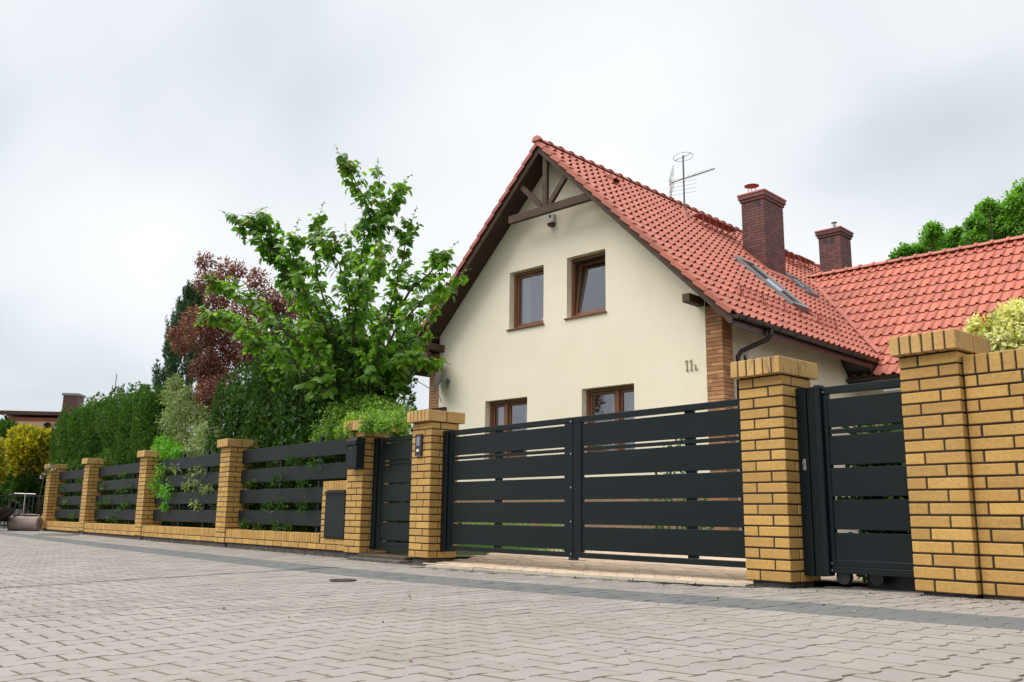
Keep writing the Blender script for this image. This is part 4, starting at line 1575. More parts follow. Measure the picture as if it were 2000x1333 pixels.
# rooftop antenna
AX, AY = -3.36, 4.05
t = thing("roof_antenna", "tv antenna mast with ring and comb elements on the main roof", "antenna", hw(AX, AY, zt(AX) - 0.05), TH)
mh = 1.62
MB().tube([(0, 0, 0), (0, 0, mh)], 0.022, 8).build("mast", M['aerial'], t)
b = MB()
b.add([(0.14, -.12, -.10), (0.14, .12, -.10), (-0.1, .12, .13), (-0.1, -.12, .13), (0, 0, .24)], [(0, 1, 4), (1, 2, 4), (2, 3, 4), (3, 0, 4)])
b.build("flashing", M['tile'], t)
b = MB()
ringp = [(0.245 * math.cos(a), 0.245 * math.sin(a), mh - 0.04 + .03 * math.cos(a)) for a in np.linspace(0, 2 * math.pi, 25)]
b.tube(ringp, 0.006, 5, False)
b.tube([(-0.24, 0, mh - 0.07), (0.24, 0, mh - .01)], 0.009, 5)
b.build("ring", M['aerial'], t)
dirb = Vector((0.72, 0.62, 0.32)).normalized()
b = MB()
c0 = Vector((0, 0, mh - 0.62))
b.tube([tuple(c0 - dirb * 0.35), tuple(c0 + dirb * .82)], 0.014, 6)
el = Vector((0.65, -0.75, 0)).normalized()
b.build("boom", M['aerial'], t)
for k in range(11):
    p = c0 + dirb * (0.1 + 0.068 * k)
    ln = 0.20 - 0.010 * k
    MB().tube([tuple(p - el * ln), tuple(p + el * ln)], 0.005, 4).build("element", M['aerial'], t)
b = MB()
for k in range(5):
    for s, zz in ((1, 0.32), (-1, -0.0)):
        p = c0 - dirb * 0.32 + Vector((0, 0, 0.18 * s + (k - 2) * 0.055 * s))
        b.tube([tuple(p - el * 0.5), tuple(p + el * 0.5)], 0.004, 4)
b.build("reflector", M['aerial'], t)
b = MB()
for k in range(5):
    p = Vector((0, 0, mh - 1.0 + 0.10 * k))
    dd = Vector((0.9, -0.25, 0)).normalized()
    b.tube([tuple(p - dd * 0.62 + Vector((0, 0, .12))), tuple(p + dd * 0.45 + Vector((0, 0, -.09)))], 0.004, 4)
b.tube([(-0.45, 0.1, mh - 0.98), (-0.45, 0.1, mh - 0.5)], 0.009, 5)
b.build("comb", M['aerial'], t)


# ------------------------------------------------------------------ chimneys
cb = MB(); cb.box(-0.12, 0.12, -0.0575, 0.0575, 0, 0.065, c=0.003)
ME_CB = cb.mesh("brick", M['chimney_brick'])


def chimney(x0, x1, y0, y1, z0, z1, name_label, vents, cowl):
    t = thing("chimney", name_label, "chimney", hw((x0 + x1) / 2, y0, z0), TH, "brick chimneys on the house roof")
    ox, oy, oz = (x0 + x1) / 2, y0, z0
    hx = (x1 - x0) / 2
    D = y1 - y0
    H = z1 - z0
    MB().box(-hx + 0.006, hx - 0.006, 0.006, D - 0.006, -0.6, H - 0.2).build("shaft", M['chimney_mortar'], t)
    loose = []
    n = int((H - 0.22) / CRS)
    for k in range(-6, n):
        z = H - 0.235 - (n - k) * CRS + CRS
        off = 0.0 if k % 2 == 0 else 0.125
        for face in range(4):
            L = 2 * hx if face in (0, 2) else D
            p = (off if off else 0.0)
            pos = -p
            while pos < L - 0.02:
                a, b_ = max(pos, 0.0), min(pos + 0.24, L)
                if b_ - a > 0.05:
                    c = (a + b_) / 2; sx = (b_ - a) / 0.24
                    if face == 0: loc = (-hx + c, 0.0575, z, 0, sx)
                    elif face == 1: loc = (hx - 0.0575, c, z, math.pi / 2, sx)
                    elif face == 2: loc = (-hx + c, D - 0.0575, z, 0, sx)
                    else: loc = (-hx + 0.0575, c, z, math.pi / 2, sx)
                    if any(face == 0 and v[0] < loc[0] + 0.06 and v[1] > loc[0] - 0.06 and H - 0.44 < z < H - 0.27 for v in vents):
                        pass
                    if face in (0, 1) and z > -0.05 or (face == 1 and z > -0.7):
                        o = put(ME_CB, t, loc[:3], loc[3]); o.scale = (sx, 1, 1)
                    else:
                        loose.append(loc)
                pos += 0.25
    R = np.array([np.array(Matrix.Rotation(q[3], 3, 'Z')) @ np.diag([q[4], 1, 1]) for q in loose])
    V, T = scatter(np.array(cb.v), tri(cb.f), [q[:3] for q in loose], R, np.ones(len(loose)))
    o = link(bpy.data.objects.new("brickwork", np_mesh("brickwork", V, T, M['chimney_brick'])), t); o['kind'] = 'stuff'
    b = MB()
    b.box(-hx - 0.03, hx + 0.03, -0.03, D + 0.03, H - 0.215, H - 0.145, c=0.004)
    b.box(-hx - 0.06, hx + 0.06, -0.06, D + 0.06, H - 0.142, H - 0.05, c=0.004)
    b.build("corbel", M['chimney_brick'], t)
    MB().box(-hx - 0.075, hx + 0.075, -0.075, D + 0.075, H - 0.047, H, c=0.006).build("crown", M['verge'], t)
    for v in vents:
        MB().box(v[0], v[1], -0.004, 0.02, H - 0.40, H - 0.26).build("vent_opening", M['rubber'], t)
    if cowl == 'disc':
        cx, cy = -0.12, D * 0.22
        b = MB()
        ng = 20
        vs = [(cx, cy, H + 0.30)] + [(cx + 0.19 * math.cos(2 * math.pi * j / ng), cy + 0.19 * math.sin(2 * math.pi * j / ng), H + 0.265) for j in range(ng)] + [(cx, cy, H + 0.25)]
        b.add(vs, [(0, 1 + j, 1 + (j + 1) % ng) for j in range(ng)] + [(ng + 1, 1 + (j + 1) % ng, 1 + j) for j in range(ng)])
        for a in range(3):
            b.tube([(cx + .1 * math.cos(a * 2.1), cy + .1 * math.sin(a * 2.1), H - .01), (cx + .1 * math.cos(a * 2.1), cy + .1 * math.sin(a * 2.1), H + .265)], 0.008, 5)
        b.build("cowl", M['verge'], t)
    else:
        cx, cy = 0.05, D * 0.4
        b = MB().tube([(cx, cy, H), (cx, cy, H + 0.22)], 0.045, 10); b.tube([(cx, cy, H + 0.24), (cx, cy, H + 0.26)], 0.085, 12); b.tube([(cx, cy, H + 0.22), (cx, cy, H + 0.24)], 0.02, 6)
        b.build("flue", M['galv'], t)
    # flashing at the foot
    return t


zc1 = zt(CH1[1]) - 0.02
chimney(CH1[0], CH1[1], CH1[2], CH1[3], zc1, 8.52, "large red clinker chimney with a disc cowl beside the skylights", [(0.10, 0.22)], 'disc')
b = MB()
for (xa, xb, ya, yb) in ((CH1[0], CH1[1] + 0.14, CH1[2] - 0.10, CH1[2]), (CH1[0], CH1[1] + 0.14, CH1[3], CH1[3] + 0.10), (CH1[1], CH1[1] + 0.16, CH1[2], CH1[3])):
    vs = [roofpt(x, y, h) for h in (0.0, 0.045) for y in (ya, yb) for x in (xa, xb)]
    b.add(vs, [(0, 2, 3, 1), (4, 5, 7, 6), (0, 1, 5, 4), (2, 6, 7, 3), (0, 4, 6, 2), (1, 3, 7, 5)])
b.build("chimney_flashing", M['tile'], roof)
chimney(-2.46, -1.83, 9.5, 10.2, 6.9, 8.52, "smaller red clinker chimney behind the wing ridge with a thin metal flue", [(-0.17, -0.05), (0.03, 0.15)], 'pipe')

# pergola beam left of the gable
t = thing("pergola", "dark timber pergola frame left of the gable behind the intercom pier", "pergola", hw(-7.25, -1.0, 0), TH)
p0 = at(870, 801, 11.7); p1 = at(770, 787, 12.6)
inv = Matrix.Rotation(-TH, 3, 'Z')
q0 = inv @ (Vector(p0) - Vector(hw(-7.25, -1.0, 0))); q1 = inv @ (Vector(p1) - Vector(hw(-7.25, -1.0, 0)))


def beam(b, a, c, w, h):
    a, c = Vector(a), Vector(c)
    d = (c - a).normalized(); s = d.cross(Vector((0, 0, 1))).normalized() * w / 2; u = Vector((0, 0, h / 2))
    vs = [a - s - u, a + s - u, a + s + u, a - s + u, c - s - u, c + s - u, c + s + u, c - s + u]
    b.add([tuple(v) for v in vs], [(0, 1, 2, 3), (7, 6, 5, 4), (0, 4, 5, 1), (1, 5, 6, 2), (2, 6, 7, 3), (3, 7, 4, 0)])


zbeam = (q0.z + q1.z) / 2
b = MB(); beam(b, (q0.x, q0.y, q0.z), (q1.x, q1.y, q0.z), 0.05, 0.075); b.build("beam", M['rubber'], t)
for f_ in (0.12, 0.95):
    c = q0.lerp(q1, f_)
    MB().box(c.x - 0.04, c.x + 0.04, c.y - 0.04, c.y + 0.04, -0.03, q0.z - 0.04).build("post", M['rubber'], t)


# ------------------------------------------------------------------ vegetation
LEAF_V = np.array([(0, 0, 0), (.28, .20, .04), (.28, -.20, .04), (.28, 0, -.01), (.62, .22, .0), (.62, -.22, .0), (.62, 0, -.05), (1, 0, -.16), (-.16, 0, .0)], float)
LEAF_T = np.array([(0, 3, 1), (0, 2, 3), (3, 6, 4), (3, 4, 1), (3, 2, 5), (3, 5, 6), (6, 7, 4), (6, 5, 7), ])
LEAF_V[:, 1] *= 1.25
SMALL_V = np.array([(0, 0, 0), (.5, .24, .03), (.5, -.24, .03), (1, 0, -.08)], float)
SMALL_T = np.array([(0, 2, 1), (1, 2, 3)])
NARROW_V = np.array([(0, 0, 0), (.45, .14, .03), (.45, -.14, .03), (1, 0, -.1)], float)


def spray_template():
    """flat fan of scale-leaf twigs, as on thuja"""
    vs, ts = [], []
    for a, L in ((-38, .75), (2, 1.0), (40, .75)):
        a = math.radians(a)
        d = np.array([math.cos(a), math.sin(a), 0]); p = np.array([-math.sin(a), math.cos(a), 0])
        n = len(vs)
        vs += [d * .02 - p * .06, d * .02 + p * .06, d * L * .6 + p * .15 + (0, 0, .03), d * L * .6 - p * .15 + (0, 0, .03), d * L]
        ts += [(n, n + 3, n + 2), (n, n + 2, n + 1), (n + 3, n + 4, n + 2)]
    return np.array(vs, float), np.array(ts)


SPR_V, SPR_T = spray_template()


def trunk(parent, pts, r0, r1, name="trunk"):
    n = len(pts)
    return MB().tube(pts, [r0 + (r1 - r0) * i / (n - 1) for i in range(n)], 8).build(name, M['bark'], parent, True)


def foliage(parent, name, parts, m):
    """parts: list of (V,T) -> one mesh child"""
    nv = 0
    VV, TT = [], []
    for V, T in parts:
        VV.append(V); TT.append(T + nv); nv += len(V)
    o = link(bpy.data.objects.new(name, np_mesh(name, np.concatenate(VV), np.concatenate(TT), m)))
    if parent is not None:
        o.parent = parent
        o.matrix_parent_inverse = Matrix.Translation(-Vector(parent.location))
    return o


def trunk_w(parent, pts, r0, r1, name="trunk"):
    o = trunk(None, pts, r0, r1, name)
    o.parent = parent
    o.matrix_parent_inverse = Matrix.Translation(-Vector(parent.location))
    return o


def blob_leaves(c, r, n, size, TV=SMALL_V, TT=SMALL_T, up=0.4, shell=0.55, droop=0.3, flat=0.8):
    """leaves spread through an uneven ellipsoid, denser to the outside"""
    c = np.asarray(c, float); r = np.asarray(r, float) * np.ones(3)
    d = unit(n)
    ph = rng.uniform(0, 6, 4)
    lump = 1 + 0.16 * np.sin(d[:, 0] * 5 + ph[0]) * np.cos(d[:, 1] * 4 + ph[1]) + 0.12 * np.sin(d[:, 2] * 7 + ph[2] + d[:, 0] * 3)
    q = (shell + (1 - shell) * rng.random(n)) * lump
    P = c + d * r * q[:, None]
    X = d * 0.7 + unit(n) * 0.7 + np.array([0, 0, -droop])
    N = d * 0.5 + unit(n) * 0.55 + np.array([0, 0, up])
    return scatter(TV, TT, P, frames(X, N), size * rng.uniform(.7, 1.25, n))


def thuja(label, base, R, H, n, m, group, spray=0.10, tufts=(), dome=0.25):
    t = thing("thuja", label, "conifer", tuple(base), 0, group)
    base = np.asarray(base, float)
    trunk_w(t, [base, base + (0, 0, H * .85)], 0.05, 0.02)

    def prof(h):
        return R * np.clip(np.minimum((h / 0.10) ** 0.5, 1), 0, 1) * np.clip(1 - np.maximum(0, (h - (1 - dome)) / dome) ** 2.2, 0, 1) ** 0.5
    parts = []
    npl = 34
    for q in range(npl):                                   # upright plumes that make up the column
        hq = 0.0 if q < 8 else rnd.uniform(0.05, 0.78)
        lq = rnd.uniform(.2, .42) * H if q < npl - 6 else 0.26 * H
        if q >= npl - 6:
            hq = 1.0 - lq / H - rnd.uniform(0, .03)
        aq = q * 2.399 + rnd.uniform(-.4, .4)
        hm = hq + lq / H * .45
        rq = float(prof(np.array([min(hm, .97)]))[0])
        wq = R * rnd.uniform(.34, .52)
        cen = base + np.array([math.cos(aq), math.sin(aq), 0]) * max(rq - wq * .62, 0.0)
        k = n // npl
        v = rng.random(k) ** .85
        a = rng.uniform(0, 2 * math.pi, k)
        wr = wq * np.clip(1.15 * np.sqrt(np.clip(v * 6, 0, 1)) * (1 - v ** 4) ** .55, .06, 1) * (.84 + .18 * rng.random(k))
        lean = np.array([math.cos(aq), math.sin(aq), 0]) * .06
        P = cen + np.stack([wr * np.cos(a), wr * np.sin(a), hq * H + v * lq], 1) + lean * v[:, None]
        out = np.stack([np.cos(a), np.sin(a), np.zeros(k)], 1)
        X = out * 0.7 + np.array([0, 0, 0.7]) + unit(k) * 0.4
        tang = np.stack([-np.sin(a), np.cos(a), np.zeros(k)], 1)
        N = tang * rng.choice([-1, 1], k)[:, None] * .6 + out * .6 + unit(k) * .5
        parts.append(scatter(SPR_V, SPR_T, P, frames(X, N), spray * rng.uniform(.6, 1.25, k)))
    # foliage inside the column
    k = n // 4
    h = rng.random(k); a = rng.uniform(0, 2 * math.pi, k); rr = prof(h) * .66 * np.sqrt(rng.random(k))
    P = base + np.stack([rr * np.cos(a), rr * np.sin(a), h * H * .96], 1)
    parts.append(scatter(SPR_V, SPR_T, P, frames(unit(k) + (0, 0, .4), unit(k)), spray * 1.8 * rng.uniform(.8, 1.3, k)))
    for (c, r, kk) in tufts:
        d = unit(kk)
        P = np.asarray(c) + d * r * rng.random(kk)[:, None]
        parts.append(scatter(SPR_V, SPR_T, P, frames(d + (0, -.6, .3), unit(kk)), spray * .8 * rng.uniform(.6, 1.1, kk)))
    foliage(t, "crown", parts, m)
    return t


def shrub(name, label, cat, blobs, m, size, TV=SMALL_V, TT=SMALL_T, stems=True, group=None, base=None, **kw):
    """blobs: (centre, radius, count)"""
    c0 = np.mean([b_[0] for b_ in blobs], axis=0)
    base = np.array([c0[0], c0[1], -0.03]) if base is None else np.asarray(base, float)
    t = thing(name, label, cat, tuple(base), 0, group)
    foliage(t, "foliage", [blob_leaves(c, r, n, size, TV, TT, **kw) for c, r, n in blobs], m)
    if stems:
        sm = MB()
        for c, r, n in blobs:
            mid = base * .5 + np.asarray(c) * .5 + rng.normal(0, .05, 3)
            sm.tube([tuple(base + rng.normal(0, .04, 3) * (1, 1, 0)), tuple(mid), tuple(c)], [0.014, 0.01, 0.005], 5)
        o = sm.build("stems", M['bark'])
        o.parent = t; o.matrix_parent_inverse = Matrix.Translation(-Vector(t.location))
    return t


# --- clipped thuja hedge beyond the left bays: eight plants
hx_ = np.linspace(-26.0, -19.0, 8)
HL = ["leftmost clipped thuja of the hedge, above the bay beside the end pier", "second clipped hedge thuja counted from the left end of the hedge",
      "third clipped hedge thuja from the left, just left of the second pier", "fourth clipped hedge thuja from the left, above the second pier",
      "fifth clipped hedge thuja from the left, right of the second pier", "sixth clipped hedge thuja from the left, over the middle of the second bay",
      "seventh clipped hedge thuja, next to last beside the bright green shrub", "rightmost clipped hedge thuja, touching the pale variegated shrub"]
TL = ["leftmost and lowest of the dark thujas, beside the purple smoke bush", "second dark thuja from the left in the clump behind the nearest slat bay",
      "third dark thuja from the left, under the left cherry branches", "fourth dark thuja from the left, under the middle of the cherry crown",
      "fifth dark thuja from the left, above the meter cabinet", "rightmost dark thuja, half hidden by the green mound shrub"]
for i, x in enumerate(hx_):
    H = np.interp(x, [-26.5, -24, -18.8], [2.95, 3.0, 3.0]) + rnd.uniform(-.08, .08)
    thuja(HL[i], (x, 0.86 + rnd.uniform(-.06, .06), -0.03), 0.47, H, 9500, M['thuja'],
          "hedge thujas behind the far fence bays", 0.062,
          [(at_y(px, py, 0.15), 0.075, 34) for px, py in (((210, 980), (155, 940)), ((238, 960), (192, 985)), ((245, 985), (240, 928)), ((128, 980), (215, 1012)), ((150, 905), (228, 1015)), ((232, 995), (120, 955)), ((200, 950), (160, 990)), ((252, 952), (140, 1008)))[i]], dome=0.16)
# --- dark taller thujas behind the nearest slat bay
tx = [(-14.9, .84, 2.6, .46), (-14.05, .82, 2.95, .46), (-13.2, .84, 3.25, .48), (-12.35, .86, 3.25, .48), (-11.55, .9, 3.1, .46), (-10.9, 1.15, 2.85, .45)]
tf = [((480, 1022), (505, 1035)), ((540, 938), (540, 1028)), ((525, 988), (550, 985)), ((575, 900), (590, 945)), ((590, 992), (490, 945)), ((560, 1035), (615, 905))]
for i, (x, y, H, R) in enumerate(tx):
    thuja(TL[i], (x, y, -0.03), R, H, 9000, M['thuja_dark'], "dark thujas behind the nearest slat bay", 0.058,
          [(at_y(px, py, 0.13), 0.10, 60) for px, py in tf[i]], dome=0.32)

# --- cherry tree
CD = 13.3
cb_base = at(690, 955, CD + 0.2); cb_base[2] = -0.03
cherry = thing("cherry_tree", "young green cherry tree with long upright shoots above the dark thujas", "tree", tuple(cb_base))
fork = at(690, 800, CD)
trunk_w(cherry, [cb_base, (cb_base + fork) / 2 + (0.03, 0, 0), fork], 0.075, 0.055)
LIMBS = [  # pixel points with depth offsets, foliage spread
    [(690, 800, 0), (690, 700, 0), (700, 560, -.1), (712, 470, -.1), (715, 400, -.1), (690, 345, -.1), (672, 316, -.1)],
    [(700, 700, .1), (715, 600, .2), (735, 500, .2), (748, 420, .1), (740, 345, .1)],
    [(712, 470, -.1), (745, 430, -.2), (770, 385, -.3), (778, 368, -.3)],
    [(690, 780, 0), (640, 680, -.2), (590, 580, -.3), (540, 510, -.4), (500, 455, -.4), (462, 432, -.4)],
    [(590, 580, -.3), (545, 500, -.3), (520, 440, -.3), (498, 432, -.3)],
    [(690, 760, 0), (650, 640, .4), (620, 540, .5), (612, 470, .5), (622, 428, .5)],
    [(680, 740, 0), (640, 640, -.6), (590, 560, -.8), (570, 500, -.8), (575, 465, -.8)],
    [(690, 780, 0), (610, 690, -.7), (520, 615, -1.0), (455, 570, -1.1), (420, 552, -1.1)],
    [(680, 790, 0), (590, 700, .5), (500, 650, .8), (440, 622, .8), (398, 616, .8)],
    [(680, 800, 0), (590, 720, -.9), (520, 680, -1.2), (478, 655, -1.2)],
    [(695, 770, 0), (740, 660, -.3), (775, 560, -.4), (790, 480, -.4), (803, 440, -.4)],
    [(740, 660, -.3), (800, 570, -.6), (850, 520, -.7), (868, 500, -.7)],
    [(700, 770, 0), (770, 650, -.8), (830, 580, -1.0), (885, 545, -1.1)],
    [(700, 770, 0), (770, 680, .5), (830, 620, .7), (868, 570, .8)],
    [(700, 790, 0), (760, 720, -.8), (800, 690, -1.0), (846, 702, -1.1)],
    [(700, 800, 0), (760, 700, .2), (790, 660, .4), (828, 660, .4)],
    [(690, 770, 0), (690, 650, -.9), (680, 570, -1.2), (655, 500, -1.3), (640, 470, -1.3)],
    [(700, 770, 0), (730, 640, .8), (700, 540, 1.0), (680, 470, 1.0)],
    [(690, 800, 0), (640, 730, -1.1), (620, 680, -1.3), (600, 640, -1.3)],
    [(690, 800, 0), (720, 730, -1.1), (740, 690, -1.3), (740, 640, -1.4)],
    [(690, 810, 0), (600, 770, .3), (545, 740, .4), (520, 700, .5)],
    [(690, 810, 0), (740, 770, -.6), (770, 745, -.8), (780, 730, -.8)],
    [(700, 700, 0), (690, 610, -1.0), (720, 540, -1.2), (745, 500, -1.2)],
    [(690, 760, 0), (660, 690, 1.0), (600, 620, 1.2), (560, 570, 1.2)],
]
limb_b = MB()
LP, LX, LN, LS, LY = [], [], [], [], []
for li, limb in enumerate(LIMBS):
    pts = [Vector(at(px, py, CD + dz)) for px, py, dz in limb]
    # resample
    path = []
    for i in range(len(pts) - 1):
        for k in range(4):
            path.append(pts[i].lerp(pts[i + 1], k / 4) + Vector(rng.normal(0, .012, 3)))
    path.append(pts[-1])
    limb_b.tube([tuple(p) for p in path], [0.02 * (1 - i / len(path)) + 0.004 for i in range(len(path))], 5)
    L = len(path)
    start = 0.14
    for i in range(int(L * start), L):
        frac = i / (L - 1)
        axis = (path[min(i + 1, L - 1)] - path[max(i - 1, 0)]).normalized()
        ntw = (4 if frac < 0.5 else 3) if frac < 0.85 else 2
        for _ in range(ntw):
            side = axis.orthogonal().normalized()
            side.rotate(Matrix.Rotation(rnd.uniform(0, 6.28), 3, axis))
            tl = rnd.uniform(0.12, 0.33) * (1.15 - 0.55 * frac)
            d = (side * 0.85 + axis * 0.55 + Vector((0, 0, 0.25))).normalized()
            tw = [path[i] + d * tl * k / 5 for k in range(6)]
            limb_b.tube([tuple(tw[0]), tuple(tw[-1])], [0.005, 0.002], 3, False)
            for k in range(1, 6):
                for s in (-1, 1):
                    if rnd.random() < 0.2:
                        continue
                    sd = d.cross(Vector((0, 0, 1)))
                    if sd.length < 0.1: sd = Vector((1, 0, 0))
                    sd.normalize()
                    x = (sd * s * 0.75 + d * 0.45 + Vector((0, 0, -0.62 + rnd.uniform(-.4, .35))) + Vector(rng.normal(0, .25, 3))).normalized()
                    LP.append(tw[k]); LX.append(x)
                    LN.append(Vector((0, 0, .8)) + d * .5 + side * .5 + Vector(rng.normal(0, .4, 3)))
                    LS.append(rnd.uniform(0.09, 0.145))
                    LY.append(frac > 0.8 and k > 3 and rnd.random() < 0.45)
    # upright tip leaves
    tip, dr_ = path[-1], (path[-1] - path[-3]).normalized()
    for k in range(7):
        p = tip + dr_ * (0.05 * k - 0.05)
        ang = k * 2.4
        x = Vector((math.cos(ang), math.sin(ang), 0.25)) + dr_ * .3
        LP.append(p); LX.append(x.normalized()); LN.append(Vector((0, 0, 1)) + Vector(rng.normal(0, .3, 3))); LS.append(0.10 - 0.008 * k); LY.append(k >= 4)
    limb_b.tube([tuple(tip), tuple(tip + dr_ * 0.3)], [0.004, 0.002], 4)
o = limb_b.build("branches", M['bark']); o.parent = cherry; o.matrix_parent_inverse = Matrix.Translation(-Vector(cherry.location))
LP, LX, LN, LS, LY = np.array([tuple(p) for p in LP]), np.array([tuple(p) for p in LX]), np.array([tuple(p) for p in LN]), np.array(LS), np.array(LY, bool)
RL = frames(LX, LN)
dep = (LP - CAM) @ _f
face = np.abs(np.einsum('ni,ni->n', RL[:, :, 2], (CAM - LP) / np.linalg.norm(CAM - LP, axis=1, keepdims=True)))
order = np.argsort(-(LS * face / dep) * (1 + 0.8 * rng.random(len(LP))))
solo_l = np.zeros(len(LP), bool); solo_l[order[:300]] = True
ME_L = np_mesh("leaf", LEAF_V, LEAF_T, M['cherry']); ME_LY = np_mesh("leaf", LEAF_V, LEAF_T, M['cherry_young'])
for i in np.nonzero(solo_l)[0]:
    o = link(bpy.data.objects.new("leaf", ME_LY if LY[i] else ME_L), cherry)
    m4 = (Matrix(RL[i].tolist()) * LS[i]).to_4x4(); m4.translation = Vector(LP[i]) - Vector(cherry.location)
    o.matrix_local = m4
for sel, m, nmn in ((~solo_l & ~LY, M['cherry'], "leaves"), (~solo_l & LY, M['cherry_young'], "young_leaves")):
    V, T = scatter(LEAF_V, LEAF_T, LP[sel], RL[sel], LS[sel])
    o = foliage(cherry, nmn, [(V, T)], m); o['kind'] = 'stuff'

# --- purple smoke bush
PD = 18.2
pb = [(400, 512, 18), (398, 550, 20), (420, 545, 20), (440, 525, 22), (465, 530, 18), (500, 545, 24), (430, 580, 34), (375, 640, 26), (355, 672, 22), (400, 640, 30), (440, 640, 40), (480, 620, 40), (520, 590, 36),
      (430, 690, 44), (400, 720, 30), (470, 690, 44), (410, 770, 34), (440, 750, 36), (500, 680, 40), (530, 640, 40), (380, 620, 24), (560, 600, 34), (600, 640, 34), (640, 660, 30), (690, 655, 26), (398, 790, 22), (342, 652, 15)]
blobs = []
for (px, py, r) in pb:
    dz = rng.normal(0, .35)
    c = at(px, py, PD + dz); rr = r * (PD + dz) / F_PX
    blobs.append((c, rr, int(30 * r * (0.55 if r < 27 else 1.0))))
bs = at(450, 960, PD); bs[2] = -0.03
shrub("smoke_bush", "tall purple leaved smoke bush between the fir and the cherry tree", "shrub", blobs, M['purple'], 0.075, base=bs, shell=0.3, up=0.3)

# --- columnar fir behind
FD = 23.0
fb = at(352, 900, FD); fb[2] = -0.03
fir = thing("fir_tree", "dark columnar fir with upright finger shoots behind the purple bush", "tree", tuple(fb))
trunk_w(fir, [fb, fb + (0, 0, 6.4)], 0.09, 0.02)
ftop = at(365, 552, FD)[2]
parts = []
NV_ = np.array([(0, 0, 0), (.5, .05, .0), (.5, -.05, .0), (1, 0, 0)], float)
sh_P, sh_X, sh_S = [], [], []
for k in range(560):
    h = rnd.random() ** 0.8
    z = 1.0 + h * (ftop - 1.0)
    R = 1.0 * (1 - h ** 1.8) ** 0.8 + 0.08
    a = rnd.uniform(0, 6.283); rr = R * math.sqrt(rnd.uniform(.25, 1))
    c = np.array([fb[0] + rr * math.cos(a), fb[1] + rr * math.sin(a), z - 0.2])
    d = np.array([math.cos(a) * .22, math.sin(a) * .22, 1.0]); d /= np.linalg.norm(d)
    Ls = rnd.uniform(.3, .6)
    m = 70
    tt = rng.random(m)
    P = c + d * (tt * Ls)[:, None]
    X = unit(m); X -= (X @ d)[:, None] * d; X = X + d * 0.9
    sh_P.append(P); sh_X.append(X); sh_S.append((0.14 - 0.06 * tt) * rng.uniform(.8, 1.2, m))
sh_P, sh_X, sh_S = np.concatenate(sh_P), np.concatenate(sh_X), np.concatenate(sh_S)
NV2 = NV_ * np.array([1, 2.2, 1])
parts.append(scatter(NV2, SMALL_T, sh_P, frames(sh_X, unit(len(sh_P))), sh_S))
foliage(fir, "crown", parts, M['spruce'])

# --- variegated dogwood and bright green shrub behind the third bay
vb = []
for (px, py, r) in ((342, 748, 14), (336, 775, 22), (360, 775, 22), (350, 805, 30), (335, 820, 26), (385, 810, 26), (375, 845, 36), (345, 855, 28), (405, 850, 28), (410, 875, 24), (380, 880, 28), (425, 868, 14)):
    c = at_y(px, py, 0.62 + rng.normal(0, .12)); D = depth_of(c)
    vb.append((c, r * D / F_PX, int(21 * r)))
for (px, py, r) in ((395, 918, 9), (378, 922, 8), (372, 940, 8), (385, 950, 9), (400, 955, 7), (365, 948, 7), (408, 952, 5), (343, 914, 7), (385, 988, 8), (378, 982, 5)):
    c = at_y(px, py, 0.14); D = depth_of(c)
    vb.append((c, r * 1.15 * D / F_PX, 26))
shrub("variegated_shrub", "pale variegated dogwood rising above the third fence bay", "shrub", vb, M['dogwood'], 0.085, TV=NARROW_V, TT=SMALL_T, base=(-17.0 + 1.2, 0.8, -0.03), shell=0.3, up=0.3)
gb = []
for (px, py, r) in ((318, 868, 20), (306, 886, 17), (332, 880, 20), (322, 900, 19), (348, 885, 13), (312, 908, 14)):
    c = at_y(px, py, 0.32); D = depth_of(c)
    gb.append((c, r * D / F_PX, 330))
for (px, py, r) in ((312, 930, 9), (300, 942, 9), (305, 955, 10), (325, 950, 10), (330, 962, 8), (318, 965, 7), (316, 915, 8), (322, 990, 5)):
    c = at_y(px, py, 0.13); D = depth_of(c)
    gb.append((c, r * 1.25 * D / F_PX, 60))
shrub("bright_shrub", "fresh bright green shrub spilling through the fence beside the overgrown pier", "shrub", gb, M['bright'], 0.075, TV=NARROW_V, TT=SMALL_T, base=(-16.6, 0.6, -0.03), shell=0.3)

# --- mound shrub on top of the letterbox pier
mb_ = []
for (px, py, r, y) in ((715, 815, 44, .75), (670, 820, 34, .6), (645, 845, 28, .5), (755, 810, 38, .8), (785, 815, 26, .75), (700, 792, 24, .8), (735, 790, 22, .8), (632, 862, 18, .45), (745, 835, 24, .35), (720, 838, 22, .25), (690, 835, 22, .3), (775, 835, 18, .5), (655, 800, 14, .6), (640, 880, 11, .4), (760, 855, 12, .5), (790, 850, 10, .6), (735, 822, 22, .12), (700, 824, 20, .1), (765, 822, 20, .18), (718, 832, 13, -.02), (750, 834, 13, .0), (690, 838, 12, .0), (672, 845, 14, .1)):
    c = at_y(px, py, y); D = depth_of(c)
    mb_.append((c, np.array([r, r * 1.2, r * .85]) * 1.12 * D / F_PX, int(19 * r)))
shrub("mound_shrub", "rounded green shrub spilling over the letterbox pier", "shrub", mb_, M['mound'], 0.052, base=(-11.0, 1.0, -0.03), shell=0.35, up=0.6)

